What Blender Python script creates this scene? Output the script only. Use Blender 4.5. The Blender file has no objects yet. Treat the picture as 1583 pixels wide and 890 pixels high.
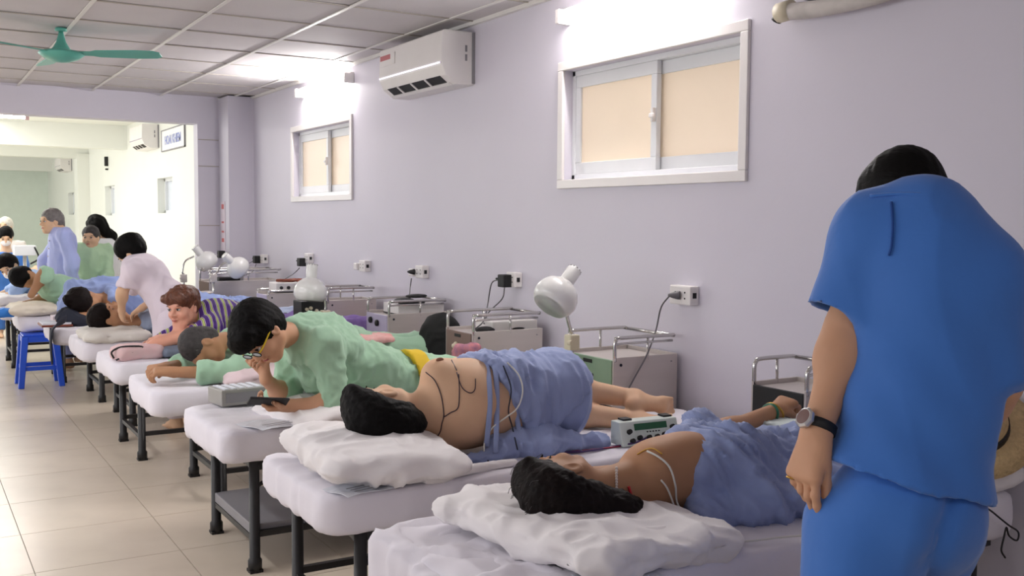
import bpy, math, random
import numpy as np
from mathutils import Vector, Matrix
random.seed(7); PI = math.pi
SC = bpy.context.scene; COL = SC.collection
# ------------------------------------------------------------------ camera
HC, FPX = 1.5, 1568.0
yaw, pitch, roll = [math.radians(a) for a in (31.0, 3.8, 0.42)]
FW = np.array([math.sin(yaw)*math.cos(pitch), math.cos(yaw)*math.cos(pitch), -math.sin(pitch)])
_r = np.array([math.cos(yaw), -math.sin(yaw), 0.0]); _u = np.cross(_r, FW)
RR = _r*math.cos(roll)+_u*math.sin(roll); UU = -_r*math.sin(roll)+_u*math.cos(roll)
CAM = np.array([0, 0, HC])
cd = bpy.data.cameras.new('camera'); cam = bpy.data.objects.new('camera', cd); COL.objects.link(cam)
cam.matrix_world = Matrix(((RR[0], UU[0], -FW[0], 0), (RR[1], UU[1], -FW[1], 0), (RR[2], UU[2], -FW[2], HC), (0, 0, 0, 1)))
cd.sensor_width = 36; cd.lens = 36*FPX/1583; cd.clip_start = .05
SC.camera = cam
# ------------------------------------------------------------------ world, light, exposure
w = bpy.data.worlds.new('world'); SC.world = w; w.use_nodes = True
w.node_tree.nodes['Background'].inputs[0].default_value = (.9, .95, 1, 1)
w.node_tree.nodes['Background'].inputs[1].default_value = .6
def area(name, loc, rot, sx, sy, power, color=(1, 1, 1)):
    l = bpy.data.lights.new(name, 'AREA'); l.shape = 'RECTANGLE'; l.size = sx; l.size_y = sy; l.energy = power; l.color = color
    o = bpy.data.objects.new(name, l); o.location = loc; o.rotation_euler = rot; COL.objects.link(o); return o
# unseen left-side area lights: near is added fill, far is inferred window daylight
area('window_light_near', (-2.85, 4.5, 1.75), (0, -PI/2, 0), 1.3, 7.5, 62, (.97, .98, 1))
area('window_light_far', (-2.85, 19, 1.7), (0, -PI/2, 0), 1.7, 15, 260, (.98, 1, .96))
area('ceiling_lamp_rear', (.3, -1.2, 2.7), (0, 0, 0), 1.3, 1.6, 16, (.98, .97, 1))  # unseen fill behind the camera, added for ambient light
area('ceiling_lamp_mid', (-.9, 5.5, 2.72), (0, 0, 0), .25, 3.6, 34, (.98, .98, 1))  # added soft fill out of view, no fixture modelled
area('ceiling_lamp_far', (.6, 16.5, 2.98), (0, 0, 0), 1.3, 6, 105, (.99, 1, .97))  # added overhead fill that brightens the far bay
vs = SC.view_settings; vs.view_transform = 'Standard'; vs.look = 'None'; vs.gamma = 1; vs.use_curve_mapping = False; vs.exposure = 0.33
SC.cycles.use_denoising = True; SC.cycles.max_bounces = 7; SC.cycles.diffuse_bounces = 4; SC.cycles.sample_clamp_indirect = 6

def at(px, py, X=None, Y=None, Z=None, D=None):
    d = FW+RR*(px-791.5)/FPX-UU*(py-445)/FPX
    t = X/d[0] if X is not None else Y/d[1] if Y is not None else (Z-HC)/d[2] if Z is not None else D
    return CAM+d*t
# ------------------------------------------------------------------ materials
def lin(c): return tuple(((v/255)/12.92 if v/255 <= .04045 else ((v/255+.055)/1.055)**2.4) for v in c)
MATS = {}
def mat(name, rgb, rough=.6, metal=0, var=.06, vs_=6, bump=0, bs=60, emit=0, sheen=0, sss=0, rgb2=None, stretch=(1, 1, 1), coat=0, crease=0, cs=7, spec=None):
    if name in MATS: return MATS[name]
    m = bpy.data.materials.new(name); m.use_nodes = True; nt = m.node_tree; N = nt.nodes; L = nt.links
    b = N['Principled BSDF']; c = lin(rgb); b.inputs['Roughness'].default_value = rough; b.inputs['Metallic'].default_value = metal
    tc = N.new('ShaderNodeTexCoord'); mp = N.new('ShaderNodeMapping'); mp.inputs['Scale'].default_value = stretch
    L.new(tc.outputs['Object'], mp.inputs[0])
    nz = N.new('ShaderNodeTexNoise'); nz.inputs['Scale'].default_value = vs_; nz.inputs['Detail'].default_value = 4; L.new(mp.outputs[0], nz.inputs['Vector'])
    mx = N.new('ShaderNodeMix'); mx.data_type = 'RGBA'
    c2 = lin(rgb2) if rgb2 else tuple(v*(1-var*2.2) for v in c)
    mx.inputs[6].default_value = (*[min(1, v*(1+var)) for v in c], 1); mx.inputs[7].default_value = (*c2, 1)
    L.new(nz.outputs[0], mx.inputs[0]); L.new(mx.outputs[2], b.inputs['Base Color'])
    if bump:
        n2 = N.new('ShaderNodeTexNoise'); n2.inputs['Scale'].default_value = bs; n2.inputs['Detail'].default_value = 3; L.new(mp.outputs[0], n2.inputs['Vector'])
        bp = N.new('ShaderNodeBump'); bp.inputs['Strength'].default_value = bump; bp.inputs['Distance'].default_value = .01
        L.new(n2.outputs[0], bp.inputs['Height']); L.new(bp.outputs[0], b.inputs['Normal'])
    if spec is not None: b.inputs['Specular IOR Level'].default_value = spec
    if crease:
        n3 = N.new('ShaderNodeTexNoise'); n3.noise_type = 'RIDGED_MULTIFRACTAL'; n3.inputs['Scale'].default_value = cs; n3.inputs['Detail'].default_value = 2.5; n3.inputs['Distortion'].default_value = .6
        L.new(mp.outputs[0], n3.inputs['Vector']); b3 = N.new('ShaderNodeBump'); b3.inputs['Strength'].default_value = crease; b3.inputs['Distance'].default_value = .02
        L.new(n3.outputs[0], b3.inputs['Height'])
        if bump: L.new(b3.outputs[0], bp.inputs['Normal'])
        else: L.new(b3.outputs[0], b.inputs['Normal'])
    if emit:
        b.inputs['Emission Color'].default_value = (*c, 1); b.inputs['Emission Strength'].default_value = emit
    if sheen: b.inputs['Sheen Weight'].default_value = sheen
    if coat: b.inputs['Coat Weight'].default_value = coat
    if sss:
        b.inputs['Subsurface Weight'].default_value = sss; b.inputs['Subsurface Scale'].default_value = .02
        b.inputs['Subsurface Radius'].default_value = (1, .35, .2)
    MATS[name] = m; return m
M_WALL = mat('lavender_wall_paint', (212, 208, 219), .55, var=.025, vs_=1.5, bump=.05, bs=40)
M_FARW = mat('far_white_wall_tile', (230, 232, 226), .4, var=.02, vs_=2)
M_GREENW = mat('pale_green_wall', (224, 234, 224), .6, var=.03)
M_TILE = mat('ceiling_tile_white', (205, 200, 202), .8, var=.04, vs_=3, bump=.1, bs=90)
M_RAIL = mat('ceiling_rail_white', (225, 222, 218), .4, var=.02)
M_FLOOR = mat('beige_floor_tile', (222, 209, 191), .28, var=.06, vs_=4, rgb2=(202, 188, 170))
M_GROUT = mat('floor_grout', (176, 168, 158), .8)
M_SHEET = mat('white_sheet_cotton', (232, 228, 236), .85, var=.02, vs_=5, bump=.08, bs=25, sheen=.2, crease=.12, cs=3)
M_PIL = mat('white_pillow_cotton', (240, 236, 236), .85, var=.03, vs_=9, bump=.12, bs=22, sheen=.2, crease=.5, cs=5)
M_BLK = mat('black_steel', (26, 25, 26), .45, var=.1)
M_GREYB = mat('grey_shelf_board', (140, 138, 142), .6)
M_CHROME = mat('chrome', (205, 203, 200), .18, 1, var=.02)
M_STEEL = mat('brushed_steel_panel', (196, 188, 184), .42, .25, var=.05, vs_=2, stretch=(1, 1, 12))
M_WHITE = mat('white_plastic', (232, 228, 226), .35, var=.03)
M_ALU = mat('white_aluminium', (228, 230, 232), .35, var=.03)
M_PANE = mat('cream_window_film', (240, 222, 198), .35, var=.02, vs_=2, emit=.1)  # faint emission put in for daylight behind the film
M_TUBE = mat('lit_tube', (255, 250, 246), .4, var=0, emit=100)
M_BLUE = mat('blue_scrubs', (58, 116, 198), .8, var=.06, vs_=3, bump=.1, bs=30, sheen=.25, crease=.12, cs=3)
M_GRN = mat('mint_green_cotton', (162, 200, 170), .85, var=.05, vs_=8, bump=.12, bs=24, sheen=.2, crease=.4, cs=6)
M_GOWN = mat('periwinkle_gown_cotton', (148, 162, 204), .85, var=.05, vs_=7, bump=.12, bs=24, sheen=.2, crease=.45, cs=6)
M_LIL = mat('lilac_blue_cotton', (178, 188, 238), .85, var=.05, vs_=9, bump=.2, bs=20, sheen=.2, crease=.3, cs=7)
M_YEL = mat('yellow_cotton', (226, 190, 40), .8, var=.06)
M_NUR = mat('pale_pink_tunic', (226, 214, 224), .8, var=.04, bump=.15, bs=20)
M_PUR = mat('purple_trouser_cotton', (138, 112, 178), .85, var=.1)
M_SK1 = mat('warm_skin', (206, 158, 126), .6, var=.06, vs_=12, sss=.05, spec=.35)
M_SK2 = mat('light_skin', (224, 184, 150), .6, var=.07, vs_=9, sss=.05, spec=.35)
M_SK3 = mat('tan_skin', (180, 134, 100), .6, var=.07, vs_=10, sss=.05, spec=.35)
M_SK4 = mat('pink_skin', (224, 162, 138), .5, var=.07, vs_=10, sss=.08)
M_HAIR = mat('black_hair', (10, 8, 8), .65, var=.3, vs_=40, bump=.3, bs=90, stretch=(1, .25, 1), spec=.12)
M_HAIRB = mat('dark_brown_hair', (22, 14, 13), .65, var=.4, vs_=30, bump=.3, bs=90, stretch=(.25, 1, 1), spec=.12)
M_HAIRR = mat('auburn_hair', (108, 62, 38), .5, var=.4, vs_=40, bump=.7, bs=80, rgb2=(52, 26, 20))
M_HAIRG = mat('grey_hair', (62, 58, 58), .7, var=.4, vs_=40, bump=.5, bs=90)
M_HAIRL = mat('light_grey_hair', (128, 122, 120), .55, var=.4, vs_=30, bump=.4, bs=90)
M_HAIRW = mat('white_hair', (214, 208, 196), .55, var=.2, vs_=40)
M_LIP = mat('lip', (170, 88, 84), .5); M_EYEW = mat('eye_white', (215, 208, 204), .3); M_DARK = mat('matt_black', (14, 14, 16), .6)
M_MINT = mat('sage_green_panel', (142, 166, 140), .5, var=.1, vs_=6, rgb2=(112, 140, 116))
M_LILP = mat('pale_lilac_panel', (186, 178, 204), .5); M_CREAM = mat('cream_plastic', (216, 206, 180), .5)
M_RED = mat('red_plastic', (200, 40, 50), .5); M_GOLD = mat('gold', (214, 170, 84), .3, .9); M_SILV = mat('silver_grey_metal', (158, 156, 152), .4, .3)
M_SHADE = mat('white_enamel', (228, 228, 226), .25, var=.02, coat=.4); M_PAPER = mat('paper', (225, 228, 236), .8, var=.05)
M_FAN = mat('turquoise_enamel', (92, 172, 156), .35, var=.05); M_STOOL = mat('blue_stool_plastic', (40, 88, 215), .35, var=.04)
M_BROWN = mat('brown_leather', (122, 58, 38), .5); M_NAVY = mat('navy_fabric', (28, 32, 48), .8); M_PINK = mat('pink_fabric', (226, 178, 180), .8, rgb2=(206, 190, 190), vs_=14)
M_STRAW = mat('straw', (206, 176, 128), .75, var=.15, vs_=60, bump=.7, bs=120); M_GREEN = mat('green_display', (12, 60, 36), .2, emit=.25)
M_BEIGE = mat('beige_panel', (120, 98, 88), .5); M_WIREP = mat('purple_wire', (70, 44, 98), .5); M_WIREW = mat('white_wire', (226, 224, 216), .5)
M_WIREG = mat('grey_wire', (96, 94, 98), .5); M_WIRER = mat('crimson_wire', (150, 30, 60), .5); M_BEAD = mat('pearl_beads', (226, 214, 206), .3)
M_CLOTH = mat('pale_mint_cloth', (214, 226, 224), .85, bump=.2, bs=25); M_JADE = mat('jade_cord', (52, 128, 100), .5)
M_REDF = mat('coral_print_fabric', (224, 128, 124), .8, rgb2=(240, 214, 208), vs_=26, var=.02)
M_GAP = mat('dark_gap', (30, 26, 28), .8); M_SIGN = mat('sign_white', (240, 240, 240), .4); M_SIGNB = mat('sign_blue_ink', (150, 160, 214), .5)  # dark_gap: near-black puts the trolley's inner shade into the colour
# striped shirt
def stripes():
    m = mat('purple_striped_jersey', (80, 44, 130), .8); nt = m.node_tree; N = nt.nodes; L = nt.links; b = N['Principled BSDF']
    tc = N.new('ShaderNodeTexCoord'); wv = N.new('ShaderNodeTexWave'); wv.inputs['Scale'].default_value = 7; wv.inputs['Distortion'].default_value = 1.5
    wv.bands_direction = 'X'; L.new(tc.outputs['Object'], wv.inputs['Vector'])
    cr = N.new('ShaderNodeValToRGB'); cr.color_ramp.interpolation = 'CONSTANT'; e = cr.color_ramp.elements
    e[0].color = (*lin((70, 36, 120)), 1); e[0].position = 0
    e[1].position = .55; e[1].color = (*lin((218, 196, 220)), 1)
    x = e.new(.72); x.color = (*lin((40, 28, 70)), 1); x = e.new(.86); x.color = (*lin((176, 190, 110)), 1)
    L.new(wv.outputs[1], cr.inputs[0]); L.new(cr.outputs[0], b.inputs['Base Color']); return m
M_STRIPE = stripes()
# ------------------------------------------------------------------ object helpers
def link(name, me, m, parent=None, smooth=False):
    if m is not None: me.materials.clear(); me.materials.append(m)
    if smooth: me.polygons.foreach_set('use_smooth', [True]*len(me.polygons))
    o = bpy.data.objects.new(name, me); COL.objects.link(o)
    if parent is not None: o.parent = parent
    return o
def thing(name, label, cat, group=None):
    o = bpy.data.objects.new(name, None); COL.objects.link(o); return tag(o, label, cat, group)
def tag(o, label, cat, group=None, kind=None):
    o['label'] = label; o['category'] = cat
    if group: o['group'] = group
    if kind: o['kind'] = kind
    return o
class MB:
    def __init__(s): s.v = []; s.f = []
    def add(s, v, f):
        n = len(s.v); s.v += [tuple(map(float, p)) for p in v]; s.f += [tuple(i+n for i in q) for q in f]; return s
    def box(s, a, b, M=None):
        (x0, y0, z0), (x1, y1, z1) = a, b
        v = [(x0, y0, z0), (x1, y0, z0), (x1, y1, z0), (x0, y1, z0), (x0, y0, z1), (x1, y0, z1), (x1, y1, z1), (x0, y1, z1)]
        if M is not None: v = [tuple(M @ Vector(p)) for p in v]
        return s.add(v, [(0, 3, 2, 1), (4, 5, 6, 7), (0, 1, 5, 4), (1, 2, 6, 5), (2, 3, 7, 6), (3, 0, 4, 7)])
    def lathe(s, prof, base, axis, n=20, up=None):
        a = Vector(axis).normalized(); t = a.orthogonal().normalized(); b = a.cross(t); base = Vector(base); v = []; f = []
        for (r, h) in prof:
            for i in range(n):
                q = 2*PI*i/n; v.append(tuple(base+a*h+(t*math.cos(q)+b*math.sin(q))*r))
        for k in range(len(prof)-1):
            for i in range(n):
                j = (i+1) % n; f.append((k*n+i, k*n+j, (k+1)*n+j, (k+1)*n+i))
        if prof[0][0] > 1e-4: f.append(tuple(range(n))[::-1])
        if prof[-1][0] > 1e-4: f.append(tuple((len(prof)-1)*n+i for i in range(n)))
        return s.add(v, f)
    def cyl(s, p, q, r, r2=None, n=14):
        p, q = Vector(p), Vector(q); d = (q-p).length; return s.lathe([(r, 0), (r2 if r2 is not None else r, d)], p, q-p, n)
    def tube(s, pts, r, n=8, sub=6, flat=None):
        P = [Vector(p) for p in pts]; C = []
        if len(P) > 2 and sub > 1:
            Q = [P[0]*2-P[1]]+P+[P[-1]*2-P[-2]]
            for i in range(1, len(Q)-2):
                for k in range(sub):
                    t = k/sub; a, b, c, d = Q[i-1:i+3]
                    C.append(.5*((2*b)+(c-a)*t+(2*a-5*b+4*c-d)*t*t+(3*b-a-3*c+d)*t**3))
            C.append(P[-1])
        else: C = P
        v = []; f = []; nrm = None
        for i, c in enumerate(C):
            t = (C[min(i+1, len(C)-1)]-C[max(i-1, 0)]).normalized()
            nrm = (t.orthogonal() if nrm is None else nrm-t*nrm.dot(t)).normalized(); b = t.cross(nrm)
            if flat is not None:
                fl = Vector(flat); b = (fl-t*fl.dot(t)).normalized(); nrm = b.cross(t)
            for k in range(n):
                q = 2*PI*k/n
                v.append(tuple(c+(nrm*math.cos(q)*r*(5 if flat is not None else 1)+b*math.sin(q)*r)))
        for i in range(len(C)-1):
            for k in range(n):
                j = (k+1) % n; f.append((i*n+k, i*n+j, (i+1)*n+j, (i+1)*n+k))
        f.append(tuple(range(n))[::-1]); f.append(tuple((len(C)-1)*n+k for k in range(n)))
        return s.add(v, f)
    def ell(s, c, r, R=None, n=14, m=9):
        v = []; f = []
        for i in range(m+1):
            th = PI*i/m
            for k in range(n):
                q = 2*PI*k/n; p = np.array([r[0]*math.sin(th)*math.cos(q), r[1]*math.sin(th)*math.sin(q), r[2]*math.cos(th)])
                if R is not None: p = R @ p
                v.append(tuple(np.array(c)+p))
        for i in range(m):
            for k in range(n):
                j = (k+1) % n; f.append((i*n+k, (i+1)*n+k, (i+1)*n+j, i*n+j))
        return s.add(v, f)
    def mesh(s, name):
        me = bpy.data.meshes.new(name); me.from_pydata(s.v, [], s.f); me.update(); return me
    def obj(s, name, m, parent=None, smooth=False, bevel=0):
        o = link(name, s.mesh(name), m, parent, smooth)
        if bevel:
            b = o.modifiers.new('bevel', 'BEVEL'); b.width = bevel; b.segments = 2; b.limit_method = 'ANGLE'
        return o
def box(name, a, b, m, parent=None, bevel=0): return MB().box(a, b).obj(name, m, parent, bevel=bevel)
# ------------------------------------------------------------------ implicit surfaces (bodies, cloth, pillows)
def vnoise(P):
    i = np.floor(P).astype(np.int64); f = P-i; u = f*f*(3-2*f)
    def h(a, b, c):
        n = (a*73856093) ^ (b*19349663) ^ (c*83492791); n = (n ^ (n >> 13))*1274126177; return ((n ^ (n >> 16)) & 65535)/32767.5-1
    x, y, z = i[:, 0], i[:, 1], i[:, 2]; r = 0
    for a in (0, 1):
        for b in (0, 1):
            for c in (0, 1):
                wgt = (u[:, 0] if a else 1-u[:, 0])*(u[:, 1] if b else 1-u[:, 1])*(u[:, 2] if c else 1-u[:, 2]); r = r+wgt*h(x+a, y+b, z+c)
    return r
def folds(amp, fx=(6, 6, 6), seed=0, warp=.35):
    fx = np.array(fx, float)
    def g(P):
        Q = P*fx+seed*17.3; wv = np.stack([vnoise(Q*.7+5), vnoise(Q*.7+31), vnoise(Q*.7+77)], 1)*warp*2
        n1 = vnoise(Q+wv); n2 = vnoise(Q*2.3+wv*1.5+9)
        return amp*1.2*((1-2.4*np.abs(n1)**.7)*.7+.35*(1-2.4*np.abs(n2)**.7)+.03)
    return g
def strands(amp, fx, seed=0):
    fx = np.array(fx, float)
    return lambda P: amp*(vnoise(P*fx+seed)+.6*vnoise(P*fx*2.1+3))
def rot(f, u):
    f = np.array(f, float); f /= np.linalg.norm(f); u = np.array(u, float); u = u-f*(u@f); u /= np.linalg.norm(u); r = np.cross(f, u)
    return np.stack([r, f, u], 1)       # columns right, forward, up
class S:
    def __init__(s): s.p = []
    def copy(s, grow=0, sel=None):
        t = S()
        for q in s.p:
            if sel and q.get('g') not in sel: continue
            if q['m'] != 'add': continue
            q = dict(q); q['grow'] = q.get('grow', 0)+grow; t.p.append(q)
        return t
    def cap(s, a, ra, b, rb=None, k=.02, m='add', g=None, cut=None):
        s.p.append(dict(t='c', a=np.array(a, float), b=np.array(b, float), ra=ra, rb=rb if rb is not None else ra, k=k, m=m, g=g, cut=cut)); return s
    def ell(s, c, r, R=None, k=.02, m='add', g=None, cut=None):
        s.p.append(dict(t='e', c=np.array(c, float), r=np.array(r, float), R=R, k=k, m=m, g=g, cut=cut)); return s
    def rbox(s, c, half, rad, R=None, k=.01, m='add', g=None, cut=None, prad=0):
        s.p.append(dict(t='b', c=np.array(c, float), h=np.array(half, float), rad=rad, R=R, k=k, m=m, g=g, cut=cut, prad=prad)); return s
    def chain(s, pts, rs, k=.02, m='add', g=None):
        for i in range(len(pts)-1): s.cap(pts[i], rs[i], pts[i+1], rs[i+1], k, m, g)
        return s
    def plane(s, pt, n): s.p.append(dict(t='p', c=np.array(pt, float), n=np.array(n, float)/np.linalg.norm(n), m='cut')); return s   # keeps the side n points away from
    def bounds(s, q):
        gr = q.get('grow', 0)
        if q['t'] == 'c':
            r = max(q['ra'], q['rb'])+gr; return np.minimum(q['a'], q['b'])-r, np.maximum(q['a'], q['b'])+r
        if q['t'] == 'e':
            r = (q['r'] if q['R'] is None else np.sqrt(((q['R']*q['r'])**2).sum(1)))+gr; return q['c']-r, q['c']+r
        r = (q['h'] if q['R'] is None else np.abs(q['R']) @ q['h'])+gr; return q['c']-r, q['c']+r
    def dist(s, q, P):      # P: (...,3)
        gr = q.get('grow', 0)
        if q['t'] == 'c':
            ab = q['b']-q['a']; t = np.clip(((P-q['a']) @ ab)/max(ab @ ab, 1e-9), 0, 1)
            d = np.sqrt(((P-q['a']-t[..., None]*ab)**2).sum(-1))-(q['ra']+(q['rb']-q['ra'])*t)
        elif q['t'] == 'e':
            L = P-q['c']; L = L if q['R'] is None else L @ q['R']; k0 = np.sqrt(((L/q['r'])**2).sum(-1)); k1 = np.sqrt(((L/q['r']**2)**2).sum(-1)); d = k0*(k0-1)/np.maximum(k1, 1e-6)
        elif q['t'] == 'b':
            L = P-q['c']; L = L if q['R'] is None else L @ q['R']; A = np.abs(L)
            pr = max(q['prad'], q['rad']); Q = A[..., :2]-(q['h'][:2]-pr); dxy = np.sqrt((np.maximum(Q, 0)**2).sum(-1))+np.minimum(Q.max(-1), 0)-pr
            a = dxy+q['rad']; b = A[..., 2]-q['h'][2]+q['rad']; d = np.sqrt(np.maximum(a, 0)**2+np.maximum(b, 0)**2)+np.minimum(np.maximum(a, b), 0)-q['rad']
        else: return (P-q['c']) @ q['n']
        d = d-gr
        if q.get('cut') is not None:
            for (pt, n) in q['cut']:
                n = np.array(n, float); d = np.maximum(d, (P-np.array(pt, float)) @ (n/np.linalg.norm(n)))
        return d
    def comb(s, F, q, d):
        if q['m'] == 'cut': return np.maximum(F, d)
        k = q['k']; h = None
        if q['m'] == 'add':
            h = np.maximum(k-np.abs(F-d), 0)/k; return np.minimum(F, d)-h*h*k*.25
        d = -d; h = np.maximum(k-np.abs(F-d), 0)/k; return np.maximum(F, d)+h*h*k*.25
    def val(s, P):
        F = np.full(P.shape[:-1], 1.0)
        for q in s.p: F = s.comb(F, q, s.dist(q, P))
        return F
    def extract(s, lo, hi, h, skip=None):
        lo = np.array(lo, float); n = np.maximum(np.ceil((np.array(hi)-lo)/h).astype(int)+1, 4)
        ax = [lo[i]+h*np.arange(n[i]) for i in range(3)]; F = np.full(n, .5, np.float32)
        for q in s.p:
            if q['t'] == 'p': sl = [slice(0, n[i]) for i in range(3)]
            else:
                a, b = s.bounds(q); mg = q['k']+3*h
                i0 = np.clip(np.floor((a-mg-lo)/h).astype(int), 0, n); i1 = np.clip(np.ceil((b+mg-lo)/h).astype(int)+1, 0, n)
                if (i1 <= i0).any(): continue
                sl = [slice(i0[i], i1[i]) for i in range(3)]
            P = np.stack(np.meshgrid(*[ax[i][sl[i]] for i in range(3)], indexing='ij'), -1)
            F[tuple(sl)] = s.comb(F[tuple(sl)], q, s.dist(q, P))
        I = F < 0; c = np.zeros(n-1, np.int8)
        offs = [(a, b, d) for a in (0, 1) for b in (0, 1) for d in (0, 1)]
        for (a, b, d) in offs: c += I[a:n[0]-1+a, b:n[1]-1+b, d:n[2]-1+d]
        act = np.argwhere((c > 0) & (c < 8))
        if len(act) == 0: return np.zeros((0, 3)), np.zeros((0, 4), int)
        idm = np.full(n-1, -1, np.int64); idm[tuple(act.T)] = np.arange(len(act))
        V = {o: F[act[:, 0]+o[0], act[:, 1]+o[1], act[:, 2]+o[2]].astype(float) for o in offs}
        acc = np.zeros((len(act), 3)); cnt = np.zeros(len(act))
        for o in offs:
            for axx in range(3):
                if o[axx] == 0:
                    o2 = list(o); o2[axx] = 1; o2 = tuple(o2); A, B = V[o], V[o2]; cr = (A < 0) != (B < 0)
                    t = np.where(cr, A/np.where(cr, A-B, 1), 0); p = np.tile(np.array(o, float), (len(act), 1)); p[:, axx] += t
                    acc += p*cr[:, None]; cnt += cr
        vert = lo+h*(act+acc/cnt[:, None]); faces = []
        for axx in range(3):
            j, k = (axx+1) % 3, (axx+2) % 3
            s0 = [slice(1, n[i]-1) for i in range(3)]; s0[axx] = slice(0, n[axx]-1); s1 = list(s0); s1[axx] = slice(1, n[axx])
            A = I[tuple(s0)]; B = I[tuple(s1)]; e = np.argwhere(A != B); ins = A[tuple(e.T)]
            off = np.array([1, 1, 1]); off[axx] = 0; e = e+off
            def cid(dj, dk):
                q = e.copy(); q[:, j] += dj; q[:, k] += dk; return idm[tuple(q.T)]
            Q = np.stack([cid(-1, -1), cid(0, -1), cid(0, 0), cid(-1, 0)], 1); Q[~ins] = Q[~ins][:, ::-1]; faces.append(Q)
        Fc = np.concatenate(faces); Fc = Fc[(Fc >= 0).all(1)]
        if skip is not None:
            cen = vert[Fc].mean(1)
            for (a, b) in skip: 
                keep = ~((cen > np.array(a)).all(1) & (cen < np.array(b)).all(1)); Fc = Fc[keep]; cen = cen[keep]
        return vert, Fc
    def build(s, name, m, parent=None, h=.01, disp=None, fine=(), clip=None):
        bs = [s.bounds(q) for q in s.p if q['t'] != 'p' and q['m'] == 'add']
        lo = np.min([b[0] for b in bs], 0)-2.5*h; hi = np.max([b[1] for b in bs], 0)+2.5*h
        parts = []
        sk = [(np.array(a)+h*1.2, np.array(b)-h*1.2) for (a, b, hf) in fine]
        parts.append(s.extract(lo, hi, h, sk))
        for (a, b, hf) in fine: parts.append(s.extract(a, b, hf))
        V = []; Fc = []; n = 0
        for v, f in parts: V.append(v); Fc.append(f+n); n += len(v)
        V = np.concatenate(V); Fc = np.concatenate(Fc)
        used = np.zeros(len(V), bool); used[Fc.ravel()] = True; mp = np.cumsum(used)-1; V = V[used]; Fc = mp[Fc]
        if disp is not None:
            d1 = V[Fc[:, 2]]-V[Fc[:, 0]]; d2 = V[Fc[:, 3]]-V[Fc[:, 1]]; fn = np.cross(d1, d2); N = np.zeros_like(V)
            for i in range(4): np.add.at(N, Fc[:, i], fn)
            N /= np.maximum(np.linalg.norm(N, axis=1), 1e-12)[:, None]; V = V+N*disp(V)[:, None]
        me = bpy.data.meshes.new(name); me.vertices.add(len(V)); me.vertices.foreach_set('co', V.astype(np.float32).ravel())
        me.loops.add(len(Fc)*4); me.loops.foreach_set('vertex_index', Fc.astype(np.int32).ravel())
        me.polygons.add(len(Fc)); me.polygons.foreach_set('loop_start', np.arange(0, len(Fc)*4, 4, dtype=np.int32))
        me.update(calc_edges=True); me.validate()
        return link(name, me, m, parent, True)
    def hit(s, px, py, t0=.5, t1=20, off=0):       # first point of the surface along a sight line
        d = FW+RR*(px-791.5)/FPX-UU*(py-445)/FPX; t = t0
        for _ in range(400):
            v = float(s.val((CAM+d*t)[None])[0])-off
            if v < .0006: break
            t += max(v*.6, .0008)
            if t > t1: return None
        return CAM+d*t
# ------------------------------------------------------------------ ROOM
WX = 3.2; CZ = 2.77; YP = 10.62
def wall_with_holes(name, x0, x1, ya, yb, z0, z1, holes, m):
    mb = MB(); ys = ya
    for (h0, h1, k0, k1) in sorted(holes):
        mb.box((x0, ys, z0), (x1, h0, z1)); mb.box((x0, h0, z0), (x1, h1, k0)); mb.box((x0, h0, k1), (x1, h1, z1)); ys = h1
    mb.box((x0, ys, z0), (x1, yb, z1)); o = mb.obj(name, m); o['kind'] = 'structure'; return o
W1 = (3.365, 4.765, 1.73, 2.335); W2 = (7.925, 9.355, 1.71, 2.315)
wall_with_holes('wall_right', WX, WX+.25, -3.2, 11.0, 0, 3.0, [W1, W2], M_WALL)
FWIN = [(14.4, 15.35, 1.57, 2.07), (18.8, 19.8, 1.54, 2.07), (23.7, 24.6, 1.56, 2.04)]
wall_with_holes('wall_right_far', WX, WX+.25, 11.0, 28.4, 0, 3.2, FWIN, M_FARW)
for nm, a, b, m in (('wall_back', (-3.1, 28.2, 0), (WX+.2, 28.4, 3.2), M_GREENW), ('wall_rear', (-3.1, -3.3, 0), (WX+.2, -3.1, 3), M_WALL),
                    ('wall_left', (-3.2, -3.3, 0), (-3.0, 28.4, 3.2), M_WALL)):
    box(nm, a, b, m)['kind'] = 'structure'
# floor with tiles
fl = box('floor', (-3.1, -3.2, -.06), (WX+.2, 28.4, -.006), M_GROUT); fl['kind'] = 'structure'
T = .6; me = None; cells = [(i, j) for j in range(-5, 48) for i in range(-6, 6)]
x0f, y0f = -.16, 5.23
def tmesh(sx, sy, d, g=.0018):
    return MB().box((g, g, -d), (sx-g, sy-g, 0))
vis = sorted([c for c in cells if -1 <= c[0] <= 5 and c[1] >= -5], key=lambda c: c[1])[:0]
cand = []
for (i, j) in cells:
    x, y = x0f+i*T, y0f-8*T+j*T
    if x < -3.1 or x+T > WX+.3 or y > 28: continue
    c = np.array([x+.3, y+.3, 0])-CAM; k = c @ FW
    px = 791+FPX*(c @ RR)/max(k, .1); py = 445-FPX*(c @ UU)/max(k, .1)
    cand.append(((0 if (k > .5 and -300 < px < 1000 and py < 1100) else 1, k), x, y))
cand.sort(key=lambda c: c[0]); tme = tmesh(T, T, .008).mesh('floor_tile'); tme.materials.append(M_FLOOR)
rest = MB()
for n, (key, x, y) in enumerate(cand):
    if n < 280:
        o = link('floor_tile', tme, None, fl); o.location = (x, y, .0)
    else: rest.box((x+.003, y+.003, -.008), (x+T-.003, y+T-.003, 0))
rest.obj('floor_tile_field', M_FLOOR, fl)['kind'] = 'stuff'
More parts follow.
